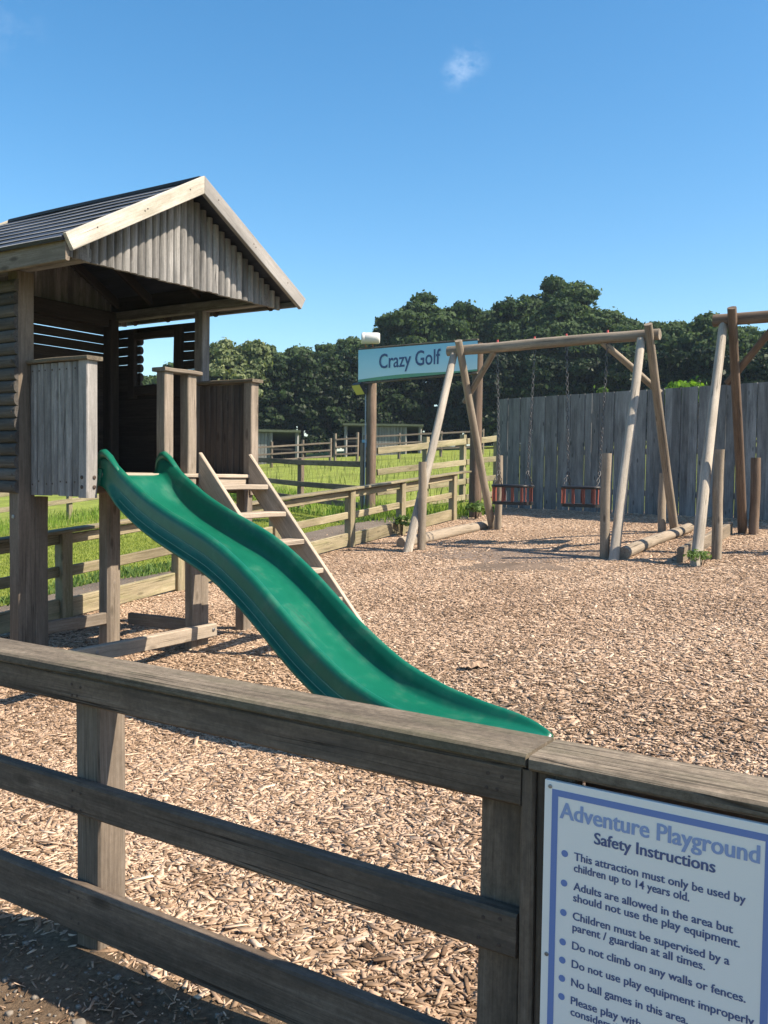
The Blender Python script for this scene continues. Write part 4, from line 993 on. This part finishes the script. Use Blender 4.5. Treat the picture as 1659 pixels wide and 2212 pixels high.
# pens far across the meadow
def pen(name, label, pxs, dist, M, h=.95, rails=(.25, .5, .8), ph=None):
    pts_ = [at(p, d_) for p, d_ in zip(pxs, dist)]
    return rail_fence(name, label, pts_, rails, h, M, .10, rh=.07)
pen('pen_fence', 'weathered rail fence of the animal pen in front of the sheds', (520, 585, 652, 712), (36.5, 36.8, 37.2, 37.6), W_FENCEPALE, 1.0)
pen('pen_gate', 'short pen gate section between two taller square posts', (722, 770), (38, 38.2), W_FENCEPALE, 1.18, (.3, .6, .92))
pen('pen_fence', 'pen fence continuing behind the golf sign post towards the larger shed', (786, 860, 950, 1040), (38.5, 38.6, 38.8, 39), W_FENCEPALE, 1.05, (.3, .62, .95))

# ------------------------------------------------------------------ sheds
def shed(name, label, pxa, pxb, dist, toph, depth, layout, side_lit):
    a_ = Vector((*at(pxa, dist), 0)); b_ = Vector((*at(pxb, dist), 0)); d = (b_-a_).normalized(); nr = Vector((d.y, -d.x, 0))
    if nr.dot(-a_) < 0: nr = -nr
    L = (b_-a_).length; zg = min(gz(a_.x, a_.y), gz(b_.x, b_.y))-.1
    T = thing(name, label, 'shed', (a_.x, a_.y, zg))
    for u0s, u1s, kind in layout:
        p0 = a_+d*L*u0s; p1 = a_+d*L*u1s
        if kind == 'boards':
            mb = MB(); n_ = max(2, int((p1-p0).length/.14)); st = (p1-p0)/n_
            for k in range(n_):
                q = p0+st*(k+.5); mb.beam((q.x, q.y, zg), (q.x, q.y, zg+toph-.06), st.length*.9, .025, nr, ch=.002, nseg=2)
            mb.build('wall', W_SHED, T)
        else:
            mb = MB(); mb.beam((p0+d*.05).to_tuple()[:2]+(zg+toph*.5,), (p1-d*.05).to_tuple()[:2]+(zg+toph*.5,), .01, .08); mb.build('rail', W_DARKIN, T)
    for u in sorted({v for l_ in layout for v in l_[:2]}):
        p = a_+d*L*u+nr*.03; mb = MB(); mb.box((p.x-.06, p.y-.06, zg), (p.x+.06, p.y+.06, zg+toph-.03), along=2, tn=.8); mb.build('corner_post', W_SHED, T)
    bk = -nr*depth
    mb = MB(); p0, p1 = a_+bk, b_+bk; n_ = int(L/.2); st = (p1-p0)/n_
    for k in range(n_): q = p0+st*(k+.5); mb.beam((q.x, q.y, zg), (q.x, q.y, zg+toph-.3), st.length*.99, .025, nr, ch=.002, nseg=2)
    mb.build('back_wall', W_DARKIN, T)
    for base in (a_, b_):
        mb = MB(); n_ = int(depth/.14); st = bk/n_
        for k in range(n_): q = base+st*(k+.5); mb.beam((q.x, q.y, zg), (q.x, q.y, zg+toph-.08-.22*(k+.5)/n_), st.length*.92, .025, d, ch=.002, nseg=2)
        mb.build('end_wall', W_SHED, T)
    mb = MB(); e = .15; pa, pb = a_-d*e+nr*.25, b_+d*e+nr*.25; pc, pd = b_+d*e+bk*1.08, a_-d*e+bk*1.08
    vs = [(pa.x, pa.y, zg+toph+.05), (pb.x, pb.y, zg+toph+.05), (pc.x, pc.y, zg+toph-.25), (pd.x, pd.y, zg+toph-.25)]; vs += [(x, y, z-.10) for x, y, z in vs]
    mb.add(vs, [(0, 1, 2, 3), (4, 5, 6, 7), (0, 1, 5, 4), (1, 2, 6, 5), (2, 3, 7, 6), (3, 0, 4, 7)], vs, .5); mb.build('roof', FELT, T)
shed('field_shed', 'small grey boarded shed with open dark end beside the house post', 505, 640, 40.5, 1.62, 2.2, ((0, .58, 'boards'), (.58, 1, 'open')), True)
shed('field_shed', 'long boarded field shelter with open bays behind the golf sign post', 745, 905, 44, 1.62, 2.4, ((0, .24, 'open'), (.24, .8, 'boards'), (.8, 1, 'open')), True)
x, y = at(792, 37.5); z = gz(x, y)
BK = thing('water_tub', 'small blue tub by the pen rails near the golf post', 'tub', (x, y, z))
mb = MB(); mb.pole((x, y, z+.55), (x, y, z+.85), .22, .26, nseg=4, wob=0); mb.build('tub_body', BLUEP, BK)

# ------------------------------------------------------------------ trees
def quads(centers, normals, size, aspect=1.4, droop=.0):
    n = len(centers); a = rng.normal(size=(n, 3)); nrm = normals+rng.normal(size=(n, 3))*.55; nrm /= np.linalg.norm(nrm, axis=1)[:, None]
    t1 = np.cross(nrm, a); t1 /= np.linalg.norm(t1, axis=1)[:, None]; t2 = np.cross(nrm, t1)
    s = size*rng.uniform(.6, 1.35, n)[:, None]
    V = np.stack([centers-t1*s*aspect/2, centers-t2*s/2+nrm*s*.12, centers+t1*s*aspect/2, centers+t2*s/2+nrm*s*.12], 1)
    return V.reshape(-1, 3), np.arange(4*n).reshape(n, 4)
def crown(blobs, per, size, material, parent, name='crown', tshift=0., flat=1., jag=.28, aspect=1.5):
    cs, ns, tn = [], [], []
    for (c, r) in blobs:
        k = max(30, int(per*r*r)); d = rng.normal(size=(k, 3)); d /= np.linalg.norm(d, axis=1)[:, None]
        d[:, 2] = np.where(d[:, 2] < -.35, -d[:, 2]*.6, d[:, 2]); d /= np.linalg.norm(d, axis=1)[:, None]
        rr = r*(1-np.abs(rng.normal(0, jag, k)))*(1+.16*np.sin(d[:, 0]*7+c[0])*np.sin(d[:, 1]*7+c[1])+.10*np.sin(d[:, 2]*9+c[2]))
        p = d*rr[:, None]*np.array([1, 1, .72*flat])+np.array(c); cs.append(p); ns.append(d)
        tn.append(np.clip(rng.normal(.45+rng.normal(0, .13)+tshift, .2, k), 0, 1))
    cs, ns, tn = np.concatenate(cs), np.concatenate(ns), np.concatenate(tn)
    far_ = rng.random(len(cs)) < .05                                   # stray sprigs that roughen the outline
    cs = cs+ns*(far_*np.abs(rng.normal(0, size*.8, len(cs))))[:, None]
    V, F = quads(cs, ns, size, aspect)
    return npmesh(name, V, F, np.repeat(tn, 4), material, parent)
def trunk(parent, base, h, r, tips):
    mb = MB(); b_ = Vector(base); top = b_+Vector((random.uniform(-.3, .3), random.uniform(-.3, .3), h))
    mb.pole(b_-Vector((0, 0, .3)), top, r, r*.6, n=10, nseg=8, wob=.05)
    for tp in tips:
        st = b_+(top-b_)*random.uniform(.6, 1.); mb.pole(st, Vector(tp), r*.4, r*.1, n=7, nseg=6, wob=.06, bend=random.uniform(.1, .4))
    mb.build('trunk', BARK, parent)
def broad(label, px, dist, toppy, halfpx, crown_low, material=LEAF_SYC, nb=60, per=1250, size=.165, name='broadleaf_tree', group='trees beyond the fences', tsh=0., nar=1.):
    x, y = at(px, dist); z = gz(x, y); ztop = zpix(px, toppy, dist); R = halfpx/1950*dist
    T = thing(name, label, 'tree', (x, y, z), group)
    zlow = z+crown_low; ztop -= .14*R; rz = min((ztop-zlow)*.6, R*1.0); cz = ztop-rz; tsh += random.uniform(-.1, .1); blobs = []
    ga = 2.39996
    for k in range(nb):
        zz = 1-1.45*(k+.5)/nb; q = math.sqrt(max(0, 1-zz*zz)); an = k*ga+px
        d = np.array([q*math.cos(an), q*math.sin(an), zz])+rng.normal(0, .10, 3)
        rr = rng.uniform(.60, .84) if k % 6 else rng.uniform(.80, .90)
        br = R*rng.uniform(.18, .34)*nar
        lim = np.array([R, R, (rz if d[2] > 0 else cz-zlow)-br*.3])
        blobs.append(((x+d[0]*lim[0]*rr, y+d[1]*lim[1]*rr, cz+d[2]*lim[2]*rr), br))
    for k in range(10):
        d = rng.normal(size=3); d /= np.linalg.norm(d)
        blobs.append(((x+d[0]*R*.42, y+d[1]*R*.42, cz+d[2]*(rz if d[2] > 0 else cz-zlow)*.45), R*rng.uniform(.32, .42)))
    crown(blobs, per, size, material, T, tshift=tsh)
    trunk(T, (x, y, z), max(1., cz-z), .05*R+.12, [b_[0] for b_ in blobs[:7]])
    return T
broad('pale green round tree rising beside the playhouse corner post', 512, 47, 722, 92, .5, LEAF_PALE, 75, 1300, .15, tsh=.1)
broad('tall domed sycamore standing highest above the swing beam', 1190, 56, 607, 140, 3.0, nb=82, per=1250, size=.165)
broad('broad sycamore above the golf banner lettering', 925, 54, 626, 118, 3.0, nb=72, per=1250, size=.165)
broad('sycamore filling the gap between the two tallest crowns', 1050, 57, 648, 105, 3.0, nb=54, per=1250, size=.165)
broad('rounded sycamore behind the end of the log crossbeam', 1300, 55, 650, 95, 2.5, nb=54, per=1250, size=.165)
broad('dark sycamore between the swing legs and the outer frame', 1395, 53, 676, 110, 2.0, nb=57, per=1250, size=.165, tsh=-.05)
broad('dense sycamore crown reaching to the outer frame leg', 1500, 52, 664, 110, 2.0, nb=57, per=1250, size=.165, tsh=-.05)
broad('sycamore seen behind the outer swing beam', 1620, 52, 690, 110, 2.0, nb=54, per=1250, size=.165, tsh=-.08)
broad('sycamore standing beyond the outer swing frame', 1760, 52, 680, 90, 2.0, nb=54, per=1250, size=.165)
broad('low rounded tree under the white drum', 775, 58, 716, 105, 1.0, nb=50, per=1250, size=.165)
broad('mid green tree in the dip of the skyline', 705, 60, 730, 100, 1.0, nb=50, per=1250, size=.165)
broad('dark green tree next to the pale round tree', 622, 58, 737, 100, 1.0, nb=50, per=1250, size=.165, tsh=-.05)
broad('tree showing through the playhouse window', 365, 50, 790, 70, .5, nb=50, per=1250, size=.165)
broad('tree hidden mostly by the playhouse window wall', 270, 50, 840, 60, .5, nb=36, per=300, size=.3)
broad('tree on the skyline behind the playhouse log wall', 130, 52, 840, 75, .5, nb=36, per=300, size=.3)
broad('tree at the open end of the lawn behind the playhouse', -30, 52, 820, 80, .5, nb=36, per=300, size=.3)
for px_t, lb in ((-170, 'tree far along the lawn past the playhouse roof'), (-330, 'tree at the far end of the lawn by the hidden field corner')):
    broad(lb, px_t, 52, 815, 85, .5, nb=36, per=300, size=.3)
def conifer(label, px, dist, toppy, halfpx):
    x, y = at(px, dist); z = gz(x, y); ztop = zpix(px, toppy, dist); R = halfpx/1950*dist
    T = thing('conifer_tree', label, 'conifer', (x, y, z), 'dark conifers of the hedge')
    blobs = []; h = ztop-z
    for k in range(70):
        u = rng.uniform(0, 1); a_ = rng.uniform(0, 6.283); rr = R*(1-.55*u**1.6)*rng.uniform(.5, .85)
        blobs.append(((x+rr*math.cos(a_), y+rr*math.sin(a_), z+.3+u*(h-.8)), R*rng.uniform(.28, .42)))
    blobs.append(((x, y, ztop-R*.3), R*.35))
    crown(blobs, 1200, .15, LEAF_CON, T, jag=.25, aspect=1.7, tshift=-.05)
    trunk(T, (x, y, z), h*.7, .2, [])
CL = ['dark conifer behind the small shed', 'dark conifer over the open end of the small shed', 'dark conifer behind the pen gate posts', 'dark conifer behind the golf sign post', 'dark conifer over the long field shelter', 'dark conifer below the middle of the golf banner',
      'dark conifer just under the end of the banner', 'dark conifer behind the swing chains by the golf sign', 'dark conifer behind the middle of the crossbeam', 'dark conifer behind the chains of the outer swing', 'dark conifer behind the bright green bush', 'dark conifer between bush and outer frame',
      'dark conifer behind the outer frame leg', 'dark conifer past the outer frame', 'dark conifer hidden behind the playhouse window wall', 'dark conifer behind the playhouse balustrade']
for lb, px, ds, tp, hw in zip(CL, (580, 650, 715, 780, 850, 920, 990, 1075, 1160, 1250, 1345, 1440, 1540, 1650, 420, 490), (46.5, 47, 47.5, 48.5, 50, 50.5, 49.5, 48, 47.5, 47, 46, 45, 44, 43, 46, 46), (775, 765, 770, 765, 760, 770, 770, 765, 770, 775, 765, 760, 755, 760, 830, 800), (60, 58, 58, 58, 60, 60, 62, 68, 68, 70, 72, 74, 78, 80, 60, 60)):
    conifer(lb, px, ds, tp, hw)
# bush over the fence
def bush(name, label, cat, x, y, zc, R, rz, material, per, size, nb=14, tsh=0., base=None):
    T = thing(name, label, cat, (x, y, gz(x, y) if base is None else base)); blobs = []
    for k in range(nb):
        d = rng.normal(size=3); d /= np.linalg.norm(d); d[2] = abs(d[2])*.9-.15
        blobs.append(((x+d[0]*R*.65, y+d[1]*R*.65, zc+d[2]*rz*.65), R*rng.uniform(.28, .45)))
    crown(blobs, per, size, material, T, 'foliage', tshift=tsh)
    mb = MB(); zb2 = gz(x, y) if base is None else base
    for k in range(5): mb.pole((x+random.uniform(-.1, .1)*R, y+random.uniform(-.1, .1)*R, zb2-.05), (x+random.uniform(-.5, .5)*R, y+random.uniform(-.5, .5)*R, zc+.1*rz), .03*R+.003, .01*R+.002, n=6, nseg=4)
    mb.build('stems', BARK, T); return T
x, y = at(1476, 17.5); bush('leafy_bush', 'bright green sunlit bush showing above the board fence', 'bush', x, y, 2.75, .62, .55, LEAF_BRIGHT, 1500, .075, 18, .1)
x, y = at(1300, 17.3); bush('leafy_bush', 'thin leafy shoot poking above the board fence behind the swings', 'bush', x, y, 2.75, .18, .5, LEAF_WEED, 900, .07, 6)
bush('fern_clump', 'ferny green weeds around the foot of the outer frame leg', 'weed', 9.02, 2.12, gz(9.02, 2.12)+.07, .18, .11, LEAF_WEED, 7000, .02, 9)
bush('weed_clump', 'small leafy weed against a boundary fence post', 'weed', 11.05, 6.78, gz(11.05, 6.78)+.17, .13, .2, LEAF_WEED, 9000, .035, 8)
bush('weed_clump', 'yellowing weeds at the foot of the thick sign post', 'weed', 13.35, 6.75, gz(13.35, 6.75)+.14, .26, .18, LEAF_WEED, 3000, .05, 9, .1)
# loose bits on the chips
x, y = 4.865, 2.457; z = float(Gb(x, y))
T = thing('bark_piece', 'curled piece of bark lying on the open chips', 'bark', (x, y, z))
mb = MB(); vs = []
for i in range(9):
    for j in range(6):
        u, v_ = i/8-.5, j/5-.5; vs.append((x+u*.10+v_*.05, y-u*.12+v_*.07, z+.012+.035*math.cos(v_*2.6)*(1-2*abs(u)*.6)+.008*math.sin(i*2.1+j)))
mb.add(vs, [(i*6+j, (i+1)*6+j, (i+1)*6+j+1, i*6+j+1) for i in range(8) for j in range(5)], vs, .4, 0, False); mb.build('bark_shell', CHIP, T)
for k, (x, y, s_, lb) in enumerate(((1.30, 2.23, .022, 'pale stone in the shadow of the rails'), (1.42, 1.78, .017, 'whitish stone in the strip of sunlight outside the fence'))):
    T = thing('stone', lb, 'stone', (x, y, gz(x, y)), None)
    bm = bmesh.new(); bmesh.ops.create_icosphere(bm, subdivisions=2, radius=s_)
    for v_ in bm.verts: v_.co *= random.uniform(.8, 1.15); v_.co.z *= .65
    mb = MB(); vs = [v_.co+Vector((x, y, gz(x, y)+.006+s_*.35)) for v_ in bm.verts]; mb.add(vs, [tuple(q.index for q in f_.verts) for f_ in bm.faces], vs, .5, 0, True); bm.free(); mb.build('stone_body', STONE, T)

# ------------------------------------------------------------------ air
HZ = bpy.data.materials.new('air'); HZ.use_nodes = True; t = HZ.node_tree; t.nodes.clear()
pv = nn(t, 'ShaderNodeVolumePrincipled', Density=.0005); pv.inputs['Color'].default_value = (.62, .80, 1., 1)
t.links.new(pv.outputs[0], nn(t, 'ShaderNodeOutputMaterial').inputs['Volume'])
bm = bmesh.new(); bmesh.ops.create_cube(bm, size=1.); me = bpy.data.meshes.new('haze')
for v_ in bm.verts: v_.co = Vector((v_.co.x*820, v_.co.y*820, -9 if v_.co.z < 0 else 18))
bm.to_mesh(me); bm.free(); me.materials.append(HZ); hz = bpy.data.objects.new('haze', me); C.objects.link(hz); hz['kind'] = 'stuff'

for o in bpy.data.objects:
    if '_b' in o: del o['_b']
